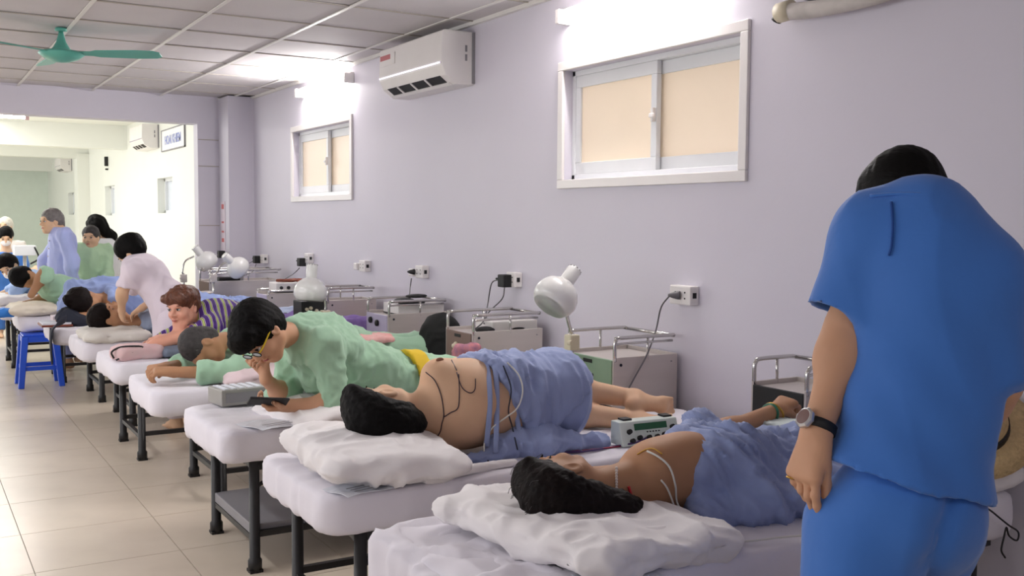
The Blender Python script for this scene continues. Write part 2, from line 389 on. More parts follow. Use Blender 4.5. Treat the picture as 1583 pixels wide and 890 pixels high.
# ceiling
ce = box('ceiling', (-3.1, -3.2, CZ+.02), (WX, YP+.5, CZ+.1), M_TILE); ce['kind'] = 'structure'
box('ceiling_far', (-3.1, YP+.5, 3.0), (WX+.1, 28.3, 3.1), M_FARW)['kind'] = 'structure'
ctm = MB().box((.012, .012, 0), (.658, .658, .015)).mesh('ceiling_tile'); ctm.materials.append(M_TILE)
gx = [1.0+.67*i for i in range(-6, 4)]; gy = [7.13+.67*j for j in range(-7, 6)]
for i in range(len(gx)-1):
    for j in range(len(gy)-1):
        o = link('ceiling_tile', ctm, None, ce); o.location = (gx[i], gy[j], CZ+.004+random.uniform(-.0015, .0025)); o.rotation_euler = (random.uniform(-.002, .002), random.uniform(-.002, .002), 0)
ctn = MB().box((.012, .012, 0), (.192, .658, .015)).mesh('ceiling_tile'); ctn.materials.append(M_TILE)
for j in range(len(gy)-1): link('ceiling_tile', ctn, None, ce).location = (gx[-1]+.0, gy[j], CZ+.004)
rest = MB()
for i in range(len(gx)-1):
    for j in range(-16, -7): rest.box((gx[i]+.012, 7.13+.67*j+.012, CZ+.004), (gx[i]+.658, 7.13+.67*j+.658, CZ+.019))
rest.obj('ceiling_tile_field', M_TILE, ce)['kind'] = 'stuff'
for x in gx: box('ceiling_rail', (x-.012, -3.1, CZ-.004), (x+.012, YP+.38, CZ+.003), M_RAIL, ce)
for y in gy: box('ceiling_cross_rail', (-3.0, y-.009, CZ-.001), (WX, y+.009, CZ+.003), M_GROUT if True else M_RAIL, ce)
box('trim_ceiling', (WX-.03, -3.1, CZ-.02), (WX, YP, CZ+.004), M_RAIL)['kind'] = 'structure'
# pillar, stub wall, beams
st = MB().box((2.93, YP, 0), (WX, YP+.45, CZ)).obj('wall_pillar', M_WALL); st['kind'] = 'structure'
st = MB().box((2.71, YP+.38, 0), (2.93, YP+.55, 2.5)).obj('wall_stub', M_WALL); st['kind'] = 'structure'
for z in (2.33, 2.05, 1.42): box('trim_stub', (2.715, YP+.374, z), (2.93, YP+.381, z+.008), M_GROUT)['kind'] = 'structure'
for nm, a, b, m in (('trim_beam_near', (-3, YP+.38, 2.5), (2.93, YP+.6, 2.79), M_WALL), ('trim_beam_mid', (-3, 17.6, 2.62), (WX, 17.9, 3.0), M_FARW),
                    ('trim_beam_third', (-3, 21.6, 2.66), (WX, 21.9, 3.0), M_FARW), ('trim_beam_far', (-3, 27.2, 2.62), (WX, 27.5, 3.0), M_FARW),
                    ('trim_pilaster', (2.98, 21.55, 0), (WX, 21.95, 2.75), M_FARW)):
    box(nm, a, b, m)['kind'] = 'structure'
# windows
def window(idx, W, label_small=False):
    y0, y1, z0, z1 = W; x = WX
    r = box('window_%d' % idx, (x+.16, y0, z0), (x+.2, y1, z1), M_GAP); r['kind'] = 'structure'
    t = MB(); wd = .05
    t.box((x-.018, y0-wd, z1), (x+.001, y1+wd, z1+wd)); t.box((x-.018, y0-wd, z0-wd), (x+.001, y1+wd, z0)); t.box((x-.018, y0-wd, z0), (x+.001, y0, z1)); t.box((x-.018, y1, z0), (x+.001, y1+wd, z1))
    t.obj('window_trim', M_WHITE, r, bevel=.004)
    f = MB(); fw = .03
    f.box((x+.05, y0, z0), (x+.16, y1, z0+fw)); f.box((x+.05, y0, z1-fw), (x+.16, y1, z1)); f.box((x+.05, y0, z0), (x+.16, y0+fw, z1)); f.box((x+.05, y1-fw, z0), (x+.16, y1, z1))
    f.obj('window_frame', M_ALU, r, bevel=.003)
    ym = (y0+y1)/2
    for k, (a, b, xs) in enumerate(((ym-.04, y1-fw, x+.055), (y0+fw, ym+.04, x+.09))):
        s_ = MB(); sw, sh = .045, .065
        s_.box((xs, a, z0+fw), (xs+.03, b, z0+fw+sh)); s_.box((xs, a, z1-fw-sh), (xs+.03, b, z1-fw)); s_.box((xs, a, z0+fw+sh), (xs+.03, a+sw, z1-fw-sh)); s_.box((xs, b-sw, z0+fw+sh), (xs+.03, b, z1-fw-sh))
        so = s_.obj('sash', M_ALU, r, bevel=.003)
        box('pane', (xs+.012, a+sw, z0+fw+sh), (xs+.018, b-sw, z1-fw-sh), M_PANE, so)
    l = MB().box((x+.035, ym-.035, z0+.27), (x+.056, ym-.015, z0+.34)).box((x+.02, ym-.05, z0+.29), (x+.036, ym-.02, z0+.31)).obj('window_latch', M_WHITE, r, bevel=.003)
window(1, W1); window(2, W2)
for k, (y0, y1, z0, z1) in enumerate(FWIN):
    r = box('window_%d' % (k+3), (WX+.14, y0, z0), (WX+.2, y1, z1), mat('far_pane', (214, 220, 230), .3)); r['kind'] = 'structure'
    f = MB(); f.box((WX+.1, y0, z0), (WX+.14, y1, z0+.04)); f.box((WX+.1, y0, z1-.04), (WX+.14, y1, z1)); f.box((WX+.1, y0, z0), (WX+.14, y0+.04, z1)); f.box((WX+.1, y1-.04, z0), (WX+.14, y1, z1)); f.obj('window_frame', M_ALU, r)
# ------------------------------------------------------------------ wall lamps
def tube_lamp(y0, y1, z, label, x=WX, power=20):
    r = thing('tube_lamp', label, 'lamp', 'lit fluorescent tubes on the lavender wall')
    box('lamp_body', (x-.035, y0, z-.02), (x, y1, z+.04), M_WHITE, r, .005)
    for y in (y0+.01, y1-.01):
        MB().box((x-.085, y-.018, z-.05), (x-.0, y+.018, z+.03)).obj('tube_holder', M_WHITE, r, bevel=.006)
    MB().cyl((x-.062, y0+.03, z-.02), (x-.062, y1-.03, z-.02), .014).obj('tube', M_TUBE, r, True)
    a = area('tube_glow', (x-.1, (y0+y1)/2, z-.02), (0, PI/2*.9, 0), .06, 1.15, power, (1, .98, .97)); a.rotation_euler = (0, math.radians(100), 0); a.data.spread = PI
    a.parent = r
tube_lamp(3.5, 4.74, 2.63, 'bright fluorescent tube above the nearer window')
tube_lamp(7.85, 9.08, 2.66, 'bright fluorescent tube above the farther lavender-wall window')
r = thing('tube_lamp', 'lit fluorescent tube hanging at upper left in the far bay', 'lamp')
p = at(0, 180, Y=12.5); box('lamp_body', (-.2, 12.47, 2.62), (1.22, 12.53, 2.66), M_WHITE, r); MB().cyl((-.2, 12.5, 2.6), (1.22, 12.5, 2.6), .016).obj('tube', M_TUBE, r, True)
for x in (-.2, 1.22): box('tube_holder', (x-.02, 12.47, 2.575), (x+.02, 12.53, 2.64), M_PINK, r)
for x in (0, 1): MB().cyl((x, 12.5, 2.66), (x, 12.5, 3.0), .006, n=8).obj('rod', M_WHITE, r)
# ------------------------------------------------------------------ air conditioners
def aircon(y0, y1, z0, z1, label, sticker=False, x=WX, dp=.24):
    r = thing('air_conditioner', label, 'air conditioner')
    h = z1-z0
    prof = [(0, 0), (dp*.55, 0), (dp*.86, h*.16), (dp*.98, h*.34), (dp, h*.42), (dp*.97, h*.97), (dp*.9, h), (0, h)]
    n = len(prof); v = [(x-a, y0, z0+b) for a, b in prof]+[(x-a, y1, z0+b) for a, b in prof]
    f = [tuple(range(n)), tuple(range(2*n-1, n-1, -1))]+[(i, i+n, (i+1) % n+n, (i+1) % n) for i in range(n)]
    MB().add(v, f).obj('casing', M_WHITE, r, bevel=.006)
    def q(name, a, b, u0, u1, m, out=.004):   # strip on the lower front face between profile fractions
        (ax, az), (bx, bz) = a, b
        nx, nz = (bz-az), -(bx-ax); L_ = math.hypot(nx, nz); nx, nz = nx/L_, nz/L_
        vv = []
        for o_ in (-.002, out):
            for yy in (u0, u1):
                for (c, d) in ((ax, az), (bx, bz)): vv.append((x-c-nx*o_, yy, z0+d+nz*o_*1))
        MB().add(vv, [(0, 1, 3, 2), (4, 6, 7, 5), (0, 4, 5, 1), (2, 3, 7, 6), (0, 2, 6, 4), (1, 5, 7, 3)]).obj(name, m, r)
    L = y1-y0
    q('air_outlet', (dp*.6, h*.035), (dp*.86, h*.17), y0+L*.08, y0+L*.92, M_DARK)
    for t in (.3, .52, .74): q('vane', (dp*.6, h*.035), (dp*.86, h*.17), y0+L*t-.01, y0+L*t+.014, M_WHITE, .009)
    q('flap', (dp*.56, h*.02), (dp*.64, h*.06), y0+L*.05, y0+L*.95, M_WHITE, .012)
    q('chrome_strip', (dp*.99, h*.37), (dp*1.0, h*.40), y0+.01, y1-.01, mat('pink_blue_strip', (210, 190, 220), .15, .6), .004)
    for k, zz in enumerate((.45, .62)): box('side_slot', (x-dp*.28, y0-.003, z0+h*zz), (x-dp*.22, y0+.001, z0+h*(zz+.12)), M_GREYB, r)
    box('back_plate', (x-.018, y0-.012, z0+.01), (x, y1+.012, z1-.005), M_GREYB, r)
    if sticker:
        box('sticker', (x-dp-.001, y1-.27, z0+h*.62), (x-dp+.012, y1-.03, z0+h*.86), M_WHITE, r); box('sticker_band', (x-dp-.0025, y1-.2, z0+h*.74), (x-dp+.01, y1-.03, z0+h*.84), mat('faded_red', (190, 110, 115), .6), r)
    return r
aircon(5.82, 6.80, 2.37, 2.71, 'white split air conditioner with red sticker on the lavender wall', True)
aircon(15.2, 16.1, 2.5, 2.84, 'white air conditioner beside the sign in the far bay')
aircon(23.9, 24.8, 2.5, 2.8, 'farthest small white air conditioner high on the far wall')
r = thing('wall_sign', 'framed white sign with pale blue capitals on the far wall', 'sign')
box('board', (WX-.015, 13.62, 2.44), (WX, 14.95, 2.72), M_SIGN, r); fr = MB()
for a in (((WX-.022, 13.6, 2.43), (WX, 14.97, 2.445)), ((WX-.022, 13.6, 2.715), (WX, 14.97, 2.73)), ((WX-.022, 13.6, 2.43), (WX, 13.62, 2.73)), ((WX-.022, 14.95, 2.43), (WX, 14.97, 2.73))): fr.box(*a)
fr.obj('sign_frame', M_GREYB, r)
def text(s_, loc, rotm, size, m, name, parent, ext=.001):
    cu = bpy.data.curves.new(name, 'FONT'); cu.body = s_; cu.size = size; cu.extrude = ext; cu.align_x = 'CENTER'; cu.align_y = 'CENTER'; cu.offset = .002*size/.1
    o = bpy.data.objects.new('tmp', cu); me = bpy.data.meshes.new_from_object(o); bpy.data.objects.remove(o)
    ob = link(name, me, m, parent); ob.matrix_world = Matrix.Translation(loc) @ rotm; return ob
RWALL = Matrix(((0, 0, -1, 0), (-1, 0, 0, 0), (0, 1, 0, 0), (0, 0, 0, 1)))
text('HOAI KHIEM', (WX-.018, 14.28, 2.57), RWALL, .17, M_SIGNB, 'lettering', r)
RP = Matrix(((1, 0, 0, 0), (0, 0, -1, 0), (0, 1, 0, 0), (0, 0, 0, 1)))
r = thing('wall_notice', 'narrow notice with red marks on the side of the pillar', 'notice')
box('sheet', (2.924, YP+.14, 1.15), (2.93, YP+.3, 1.68), mat('notice_white', (222, 210, 220), .6), r)
for z, a in ((1.6, .05), (1.45, .02), (1.25, .04), (1.35, .02)): box('red_mark', (2.921, YP+.18, z), (2.926, YP+.26, z+a), mat('notice_red', (206, 110, 110), .6), r)
for k, (y, z, lab) in enumerate(((19.4, 2.42, 'small black fixture on the far white wall'), (22.6, 2.62, 'small black fixture by the third beam, far bay'))):
    b_ = thing('wall_fixture', lab, 'fixture'); box('housing', (WX-.06, y, z), (WX, y+.06, z+.17), M_DARK, b_, .01); box('foot', (WX-.05, y, z-.07), (WX, y+.05, z-.04), M_DARK, b_, .01)
# ------------------------------------------------------------------ drain pipe upper right
r = thing('duct_pipe', 'white wrapped pipe with open end high at upper right wall', 'pipe')
P_ = [at(1210, 19, X=3.13), at(1260, 14, X=3.13), at(1310, 4, X=3.13), at(1370, -12, X=3.13), at(1460, -50, X=3.13)]
MB().tube(P_, .034, 14).obj('pipe', mat('wrapped_pipe', (206, 200, 194), .7, var=.12, vs_=14, bump=.4, bs=30), r, True)
MB().tube([P_[0]+np.array([0, .02, 0]), P_[0]-np.array([0, .05, -.003])], .041, 14, 1).obj('pipe_collar', M_CREAM, r, True)
MB().tube([P_[0]+np.array([0, .021, -.012]), P_[0]+np.array([0, .036, -.03])], .022, 10, 1).obj('drain_outlet', M_DARK, r, True)
box('bracket', tuple(P_[0]+np.array([-.0, -.13, .03])), tuple(P_[0]+np.array([.07, -.11, .11])), M_GREYB, r)
# ------------------------------------------------------------------ ceiling fan
r = thing('ceiling_fan', 'turquoise three-blade ceiling fan', 'fan')
fc = at(95, 84, Y=7.5); fx_, fy_, fz_ = fc
MB().lathe([(.0, CZ-fz_-.0), (.035, CZ-fz_-.001), (.04, CZ-fz_-.02), (.012, CZ-fz_-.025)][::-1], (fx_, fy_, fz_), (0, 0, 1), 18).obj('ceiling_rose', M_FAN, r, True)
MB().cyl((fx_, fy_, fz_+.1), (fx_, fy_, CZ-.02), .011).obj('down_rod', M_BROWN, r, True)
MB().lathe([(.07, .025), (.052, .045), (.032, .08), (.02, .125), (.014, .15)], (fx_, fy_, fz_), (0, 0, 1), 24).obj('canopy_cone', M_FAN, r, True)
MB().lathe([(.0, -.055), (.05, -.05), (.11, -.028), (.145, 0), (.145, .006), (.12, .02), (.066, .026), (.0, .026)], (fx_, fy_, fz_), (0, 0, 1), 32).obj('motor_housing', M_FAN, r, True)
for k in range(3):
    a = math.radians(-27+120*k); M = Matrix.Translation((fx_, fy_, fz_+.008)) @ Matrix.Rotation(a, 4, 'Z') @ Matrix.Rotation(math.radians(-13), 4, 'X')
    v = []; 
    for xx, hw in ((.12, .03), (.2, .035), (.24, .055), (.5, .068), (.62, .06), (.655, .035)):
        for zz in (-.003, .003):
            v += [tuple(M @ Vector((xx, -hw, zz))), tuple(M @ Vector((xx, hw, zz)))]
    f = []
    for i in range(5):
        b = i*4; f += [(b, b+1, b+5, b+4), (b+2, b+6, b+7, b+3), (b, b+4, b+6, b+2), (b+1, b+3, b+7, b+5)]
    f += [(0, 2, 3, 1), (20, 21, 23, 22)]
    MB().add(v, f).obj('blade', M_FAN, r)
# ------------------------------------------------------------------ beds
BEDS = [('A', 2.30, 1.13, .16, 0), ('B', 3.36, 1.12, .14, 0), ('C', 4.50, 1.10, .15, 1), ('D', 5.64, 1.06, .36, 0), ('E', 6.82, 1.07, .17, 0), ('F', 7.93, 1.05, .34, 0),
        ('G', 9.05, 1.0, .36, 0), ('H', 10.25, .86, .36, 0), ('I', 11.45, .80, .12, 0), ('J', 12.7, .78, .3, 0)]
BY = {b[0]: b[1] for b in BEDS}
BLAB = {'A': 'nearest white-sheeted bed, under the patient beside the blue-uniformed attendant', 'B': 'white-sheeted bed carrying the bare-backed patient',
        'C': 'white-sheeted bed with grey lower shelf carrying the man in glasses', 'D': 'white-sheeted bed carrying the crop-haired man resting on his arms',
        'E': 'white-sheeted bed under the auburn-haired patient in purple stripes', 'F': 'white-sheeted bed the pale-tunic nurse bends over',
        'G': 'white-sheeted bed with navy bag and hair-bun patient', 'H': 'white-sheeted bed behind the blue plastic stool, with brown folder',
        'I': 'white-sheeted bed under the face-masked reclining patient', 'J': 'white-sheeted bed farthest away at left edge, mostly hidden'}
HT = .62
legm = MB().lathe([(.03, 0), (.03, .05), (.023, .06), (.022, .5)], (0, 0, 0), (0, 0, 1), 14).mesh('leg'); legm.materials.append(M_BLK)
legm.polygons.foreach_set('use_smooth', [True]*len(legm.polygons))
def bed(key, yc, x0, inset, shelf):
    r = thing('treatment_bed', BLAB[key], 'bed', 'row of white-sheeted treatment beds'); r.location = (x0, yc, 0)
    L = 3.13-x0; W = .71; sd = S()
    sd.rbox((L/2, 0, HT-.065), (L/2, W/2, .065), .028, prad=.075)
    sd.rbox((L/2, 0, HT-.09), (L/2-.012, W/2-.012, .052), .02, prad=.07)
    o = sd.build('mattress', M_SHEET, r, .02 if key in 'ABC' else .03, folds(.006, (5, 9, 5), ord(key)))
    fr = MB(); zt = HT-.13
    for y in (-.3, .3): fr.box((inset-.02, y-.015, zt-.04), (L-.1, y+.015, zt))
    for x in (inset, L-.2): fr.box((x-.015, -.3, zt-.04), (x+.015, .3, zt))
    fr.obj('frame', M_BLK, r)
    for x in (inset, L-.2):
        for y in (-.31, .31):
            l = link('leg', legm, None, r); l.location = (x, y, 0)
            box('rubber_foot', (-.028, -.028, 0), (.028, .028, .012), M_DARK, l)
        box('crossbar', (x-.012, -.31, .13), (x+.012, .31, .155), M_BLK, r)
        for sgn in (-1, 1): MB().cyl((x, sgn*.31, .36), (x+.2 if x < 1 else x-.2, sgn*.3, zt-.02), .009, n=8).obj('brace', M_BLK, r)
    for y in (-.31, .31): box('side_rail', (inset, y-.012, .15), (L-.2, y+.012, .175), M_BLK, r)
    if shelf: box('shelf', (inset-.01, -.3, .155), (L-.25, .3, .2), M_GREYB, r, .004)
    if key == 'A':
        sd = S().rbox((.17, 0, .43), (.2, .375, .19), .03, prad=.1); sd.rbox((.17, 0, .3), (.215, .39, .06), .03, prad=.1, k=.12)
        sd.build('hanging_sheet', M_SHEET, r, .018, folds(.016, (9, 9, 1.2), 3))
    return r
for b in BEDS: bed(*b)
# ------------------------------------------------------------------ pillows
def pillow(label, c, size, rz=0, tilt=(0, 0), m=M_PIL, h=.010, seed=1, amp=.009, name='pillow', cat='pillow', dents=(), flap=False, group=None):
    R = np.array(Matrix.Rotation(rz, 3, 'Z') @ Matrix.Rotation(tilt[0], 3, 'X') @ Matrix.Rotation(tilt[1], 3, 'Y'))
    a, b, t = size; sd = S(); c = np.array(c, float)
    sd.rbox(c, (a*.5, b*.5, t*.24), t*.2, R, .03, prad=.05); sd.ell(c, (a*.52, b*.52, t*.5), R, .09)
    for sx in (-1, 1):
        for sy in (-1, 1): sd.ell(c+R @ np.array([sx*a*.45, sy*b*.45, 0]), (.06, .06, t*.17), R, .06)
    for (dc, dr) in dents: sd.ell(dc, dr, None, .05, 'sub')
    o = sd.build(name, m, None, h, folds(amp, (7, 7, 9), seed)); tag(o, label, cat, group)
    return o
pA = pillow('wide white pillow under the dark-haired patient nearest the camera', (1.60, 2.27, .665), (.52, .66, .10), math.radians(8), (0, .06), seed=4, amp=.015)
sd = S().rbox((1.62, 2.07, .668), (.24, .07, .028), .024, np.array(Matrix.Rotation(math.radians(14), 3, 'Z')), .02); sd.cap((1.44, 1.99, .665), .03, (1.84, 2.09, .67), .022, .03)
tag(sd.build('folded_pillowcase', M_PIL, None, .009, folds(.006, (5, 14, 9), 8)), 'rolled white pillowcase edge lying in front of nearest pillow', 'pillowcase')
pB = pillow('plump white pillow under the bare-backed patient', (1.40, 3.28, .685), (.44, .60, .13), math.radians(-6), (0, .05), seed=9, amp=.012, dents=(((1.43, 3.33, .86), (.14, .16, .10)),))
sd = S().cap((1.5, 3.03, .64), .022, (1.86, 3.07, .635), .012, .03); sd.cap((1.32, 3.12, .65), .03, (1.55, 3.04, .645), .026, .04)
tag(sd.build('pillowcase_fold', M_PIL, None, .009, folds(.005, (5, 12, 9), 5)), 'white pillowcase hem trailing in front of the bare-backed patient', 'pillowcase')
pillow('white pillow under the elbows of the man in glasses', (1.60, 4.32, .655), (.38, .5, .08), .15, (0, -.1), seed=12, amp=.012)
pillow('pinkish white pillow near the crop-haired man', (1.62, 5.45, .655), (.36, .42, .08), .1, m=mat('pinkish_pillow', (232, 210, 214), .85), seed=14)
pillow('cream pillow under the patient the nurse treats', (1.30, 7.84, .655), (.38, .5, .07), 0, m=mat('cream_pillow', (224, 220, 212), .85), seed=15, h=.016)
pillow('cream pillow under the green-sleeved patient', (1.0, 10.15, .67), (.34, .5, .1), 0, m=mat('cream_pillow_pale', (236, 226, 208), .85), seed=16, h=.02)
pillow('white pillow under the face-masked patient', (.95, 11.4, .67), (.4, .5, .1), 0, seed=17, h=.02)
pillow('white pillow on the nearest bed beside the straw hat', (3.02, 2.2, .685), (.22, .45, .12), 0, seed=18, h=.014)
# ------------------------------------------------------------------ electrotherapy trolleys
def rail_loop(x0, x1, y0, y1, z, zb, r_=.0088, n=10):
    mb = MB(); c = .03
    mb.tube([(x0, y0, zb), (x0, y0, z-c), (x0+c*.3, y0, z-c*.3), (x0+c, y0, z), (x1-c, y0, z), (x1, y0, z-.004)], r_, n, 3)
    mb.tube([(x0, y1, zb), (x0, y1, z-c), (x0+c*.3, y1, z-c*.3), (x0+c, y1, z), (x1-c, y1, z), (x1, y1, z-.004)], r_, n, 3)
    mb.tube([(x1, y0, z-.004), (x1, y1, z-.004)], r_, n, 1)
    for x in (x0+(x1-x0)*.55,): mb.cyl((x, y0, zb), (x, y0, z), r_*.7); mb.cyl((x, y1, zb), (x, y1, z), r_*.7)
    return mb
def trolley(label, x0, x1, y0, y1, zt, front, zf=.21, rail=.09, knob=True, gap=True, panel=M_STEEL):
    r = thing('therapy_trolley', label, 'medical trolley', 'electrotherapy trolleys between the beds')
    t = .012
    box('side_panel', (x0, y0, .09), (x1, y0+t, zt), panel, r, .003); box('side_panel', (x0, y1-t, .09), (x1, y1, zt), panel, r, .003)
    box('back_panel', (x1-t, y0+t, .09), (x1, y1-t, zt), panel, r); box('top_panel', (x0+.01, y0+t, zt-.03), (x1-t, y1-t, zt-.018), panel, r)
    box('interior_shelf', (x0+.02, y0+t, zt-zf-.03), (x1-t, y1-t, zt-zf-.018), M_GAP, r); box('bottom_shelf', (x0+.01, y0+t, .1), (x1-t, y1-t, .115), panel, r)
    fp = box('front_panel', (x0-.004, y0+t, zt-zf), (x0+.01, y1-t, zt-.012), front, r, .003)
    box('lip', (x0-.012, y0, zt-zf-.012), (x0+.012, y1, zt-zf), M_STEEL, r)
    ym = (y0+y1)/2
    if knob:
        MB().lathe([(.024, 0), (.024, .008), (.016, .012), (.013, .024), (0, .025)], (x0-.004, ym+.02, zt-zf*.45), (-1, 0, 0), 18).obj('knob', M_CREAM, fp, True)
        MB().cyl((x0-.004, ym-.035, zt-zf*.47), (x0-.014, ym-.035, zt-zf*.47), .008).obj('switch', M_DARK, fp); box('name_plate', (x0-.007, ym-.03, zt-zf*.2), (x0-.003, ym+.04, zt-zf*.12), M_DARK, fp)
    rail_loop(x0+.01, x1-.02, y0+.006, y1-.006, zt+rail, zt-.02).obj('guard_rail', M_CHROME, r, True)
    if rail > .06: MB().tube([(x0+.012, y0+.006, zt+rail*.0), (x0+.012, y0+.006, zt+rail*.55), (x0+.05, y0+.006, zt+rail*.7), (x1-.03, y0+.006, zt+rail*.7)], .006, 8, 4).obj('lower_rail', M_CHROME, r, True)
    MB().cyl((x0+.04, y0-.001, zt-.035), (x0+.04, y0-.005, zt-.035), .007).obj('bolt', M_NAVY, r); MB().cyl((x1-.04, y0-.001, zt-.035), (x1-.04, y0-.004, zt-.035), .004).obj('bolt', M_GREYB, r)
    for x in (x0+.05, x1-.05):
        for y in (y0+.05, y1-.05):
            w_ = MB().cyl((x-.012, y, .03), (x+.012, y, .03), .03, n=14).obj('castor', M_DARK, r, True); box('castor_fork', (x-.016, y-.01, .03), (x+.016, y+.01, .1), M_CHROME, w_)
    return r
trolley('steel trolley with dark front beside the gold-braceleted hand', 2.92, 3.18, 2.69, 2.98, .862, M_DARK, rail=.088, knob=False)
trolley('steel trolley with sage green front panel below the big gooseneck lamp', 2.79, 3.17, 3.73, 4.12, .872, M_MINT)
trolley('steel trolley beside the floral bag, left of the big gooseneck lamp', 2.68, 3.14, 4.88, 5.2, .885, M_BEIGE, rail=.09)
trolley('steel trolley with pale lilac front panel beside the black bag', 2.70, 3.14, 6.06, 6.42, .885, M_LILP, rail=.08, knob=False)
trolley('steel trolley with brown dark front by the purple-trousered legs', 2.72, 3.12, 7.22, 7.5, .89, M_BEIGE, rail=.09, knob=False)
trolley('grey steel trolley carrying the knobbed stimulator under the black plug', 2.62, 3.12, 8.36, 8.66, .87, M_LILP, rail=.02, knob=False)
trolley('steel trolley with tall rails behind the auburn head', 2.42, 3.1, 9.46, 9.84, .92, M_BEIGE, rail=.1, knob=False)
# gear on the trolleys
r = thing('trolley_switch_pair', 'pair of round black dials on the lilac trolley front', 'dial')
for k, (px, py) in enumerate(((573, 494), (583, 499))):
    p = at(px, py, X=2.69); MB().lathe([(.022, 0), (.02, .01), (.012, .014)], p, (-1, 0, 0), 14).obj('dial', M_DARK, r, True)
def gadget(label, c, sx, sy, sz, m, cat='device', rz=0, knobs=0):
    r = thing('stimulator', label, cat); r.location = c; r.rotation_euler = (0, 0, rz)
    MB().box((-sx/2, -sy/2, 0), (sx/2, sy/2, sz)).obj('casing', m, r, bevel=.006)
    for k in range(knobs): MB().cyl((-sx/2+sx*(k+.7)/(knobs+.4), -sy/2, sz*.5), (-sx/2+sx*(k+.7)/(knobs+.4), -sy/2-.012, sz*.5), sz*.17, n=12).obj('knob', M_DARK, r)
    box('base_strip', (-sx/2, -sy/2-.002, -.001), (sx/2, sy/2, .008), M_DARK, r)
    return r
gadget('white stimulator with row of dark knobs on a far trolley', (2.88, 8.5, .872), .34, .2, .085, M_WHITE, knobs=5)
sd = S().cap((2.74, 8.45, .975), .014, (3.0, 8.5, .972), .012, .02); sd.cap((2.8, 8.52, .97), .014, (2.95, 8.42, .97), .01, .02)
tag(sd.build('cable_bundle', M_BROWN, None, .008, folds(.004, (20, 20, 20))), 'dark coiled leads on the knobbed stimulator', 'cable')
gadget('white device with black pads on the lilac-front trolley', (2.96, 6.22, .872), .34, .24, .07, M_WHITE)
sd = S(); sd.ell((2.86, 6.16, .965), (.07, .05, .016), None); sd.ell((2.98, 6.22, .985), (.08, .05, .014), None); sd.ell((2.9, 6.12, .95), (.1, .035, .014), None)
tag(sd.build('electrode_pads', M_DARK, None, .007), 'black electrode pads heaped on the white device', 'pads')
gadget('white box with black stripe inside the trolley rail by floral bag', (2.98, 5.02, .872), .3, .2, .06, M_WHITE)
sd = S().ell((2.80, 4.95, .885), (.06, .05, .02)); sd.ell((3.0, 4.95, .885), (.1, .035, .017))
tag(sd.build('electrode_pads', M_DARK, None, .007), 'flat black pads along rail of trolley by the floral bag', 'pads')
gadget('small grey medicine jar box on rear trolley top', (2.72, 9.62, .905), .1, .12, .13, M_GREYB, knobs=1)
gadget('flat black tray on the rear trolley', (2.62, 9.6, .905), .2, .2, .04, M_DARK)
r = thing('metal_canister', 'shiny metal canister behind the auburn head', 'canister'); MB().lathe([(.06, 0), (.06, .2), (.05, .215), (0, .22)], (2.3, 9.1, .64), (0, 0, 1), 20).obj('body', M_STEEL, r, True); MB().lathe([(.063, .19), (.063, .2)], (2.3, 9.1, .64), (0, 0, 1), 20).obj('rim', M_CHROME, r)
# dark screened device behind man's lamp
r = thing('control_unit', 'black control box with pale knobs under the white lamp dome', 'device')
p0 = at(466, 466, Y=6.45); p1 = at(500, 496, Y=6.45)
box('casing', (p0[0], 6.45, p1[2]-.03), (p1[0]+.03, 6.62, p0[2]), M_DARK, r, .006)
for (px, py) in ((474, 478), (480, 476), (489, 480)): q_ = at(px, py, Y=6.45); MB().cyl(tuple(q_), (q_[0], 6.435, q_[2]), .011, n=10).obj('knob', M_CREAM, r)
box('plinth', (p0[0]-.0, 6.46, .62), (p1[0]+.03, 6.62, p1[2]-.03), M_NAVY, r)
# ------------------------------------------------------------------ gooseneck lamps
def lamp(label, base, neck, centre, axis, s=1, clamp=M_CREAM, post=.12):
    r = thing('gooseneck_lamp', label, 'lamp', 'white gooseneck infrared lamps'); base = np.array(base, float); centre = np.array(centre, float); ax_ = np.array(axis, float); ax_ /= np.linalg.norm(ax_)
    MB().box(tuple(base-np.array([.028, .028, 0])*s), tuple(base+np.array([.028, .028, .075])*s)).obj('clamp', clamp, r, bevel=.006)
    MB().cyl(tuple(base+np.array([-.03, -.02, .04])*s), tuple(base+np.array([-.03, -.045, .04])*s), .013*s).obj('clamp_screw', clamp, r)
    MB().cyl(tuple(base-np.array([0, 0, post])), tuple(base+np.array([0, 0, .08])*s), .011*s).obj('post', M_CHROME, r, True)
    MB().tube([base+np.array([0, 0, .075])*s]+[np.array(q) for q in neck], .0085*s, 10).obj('gooseneck', M_CHROME, r, True)
    prof = [(.085, -.075), (.102, -.05), (.108, -.02), (.102, .012), (.085, .042), (.055, .066), (.036, .074), (.034, .076)]
    inner = [(max(a-.004, .001), b-.003 if b > -.07 else b) for a, b in prof][::-1]
    MB().lathe([(a*s, b*s) for a, b in prof+inner], centre, ax_, 32).obj('shade', M_SHADE, r, True)
    MB().lathe([(.034*s, .07*s), (.036*s, .075*s), (.036*s, .155*s), (.031*s, .165*s), (.0, .166*s)], centre, ax_, 24).obj('lamp_socket', M_SHADE, r, True)
    MB().ell(centre-ax_*.005*s, (.045*s, .045*s, .045*s)).obj('bulb', mat('red_glass_bulb', (190, 150, 140), .2), r, True)
    mb = MB()
    t_ = np.cross(ax_, [0, 0, 1]); t_ /= np.linalg.norm(t_); b_ = np.cross(ax_, t_)
    for i in range(12):
        a = 2*PI*i/12; q = centre+ax_*.16*s+(t_*math.cos(a)+b_*math.sin(a))*.034*s; mb.ell(q, (.004*s,)*3, n=6, m=4)
    mb.obj('vent_ring', M_GREYB, r)
    return r
cB = at(862, 455, Y=3.98)
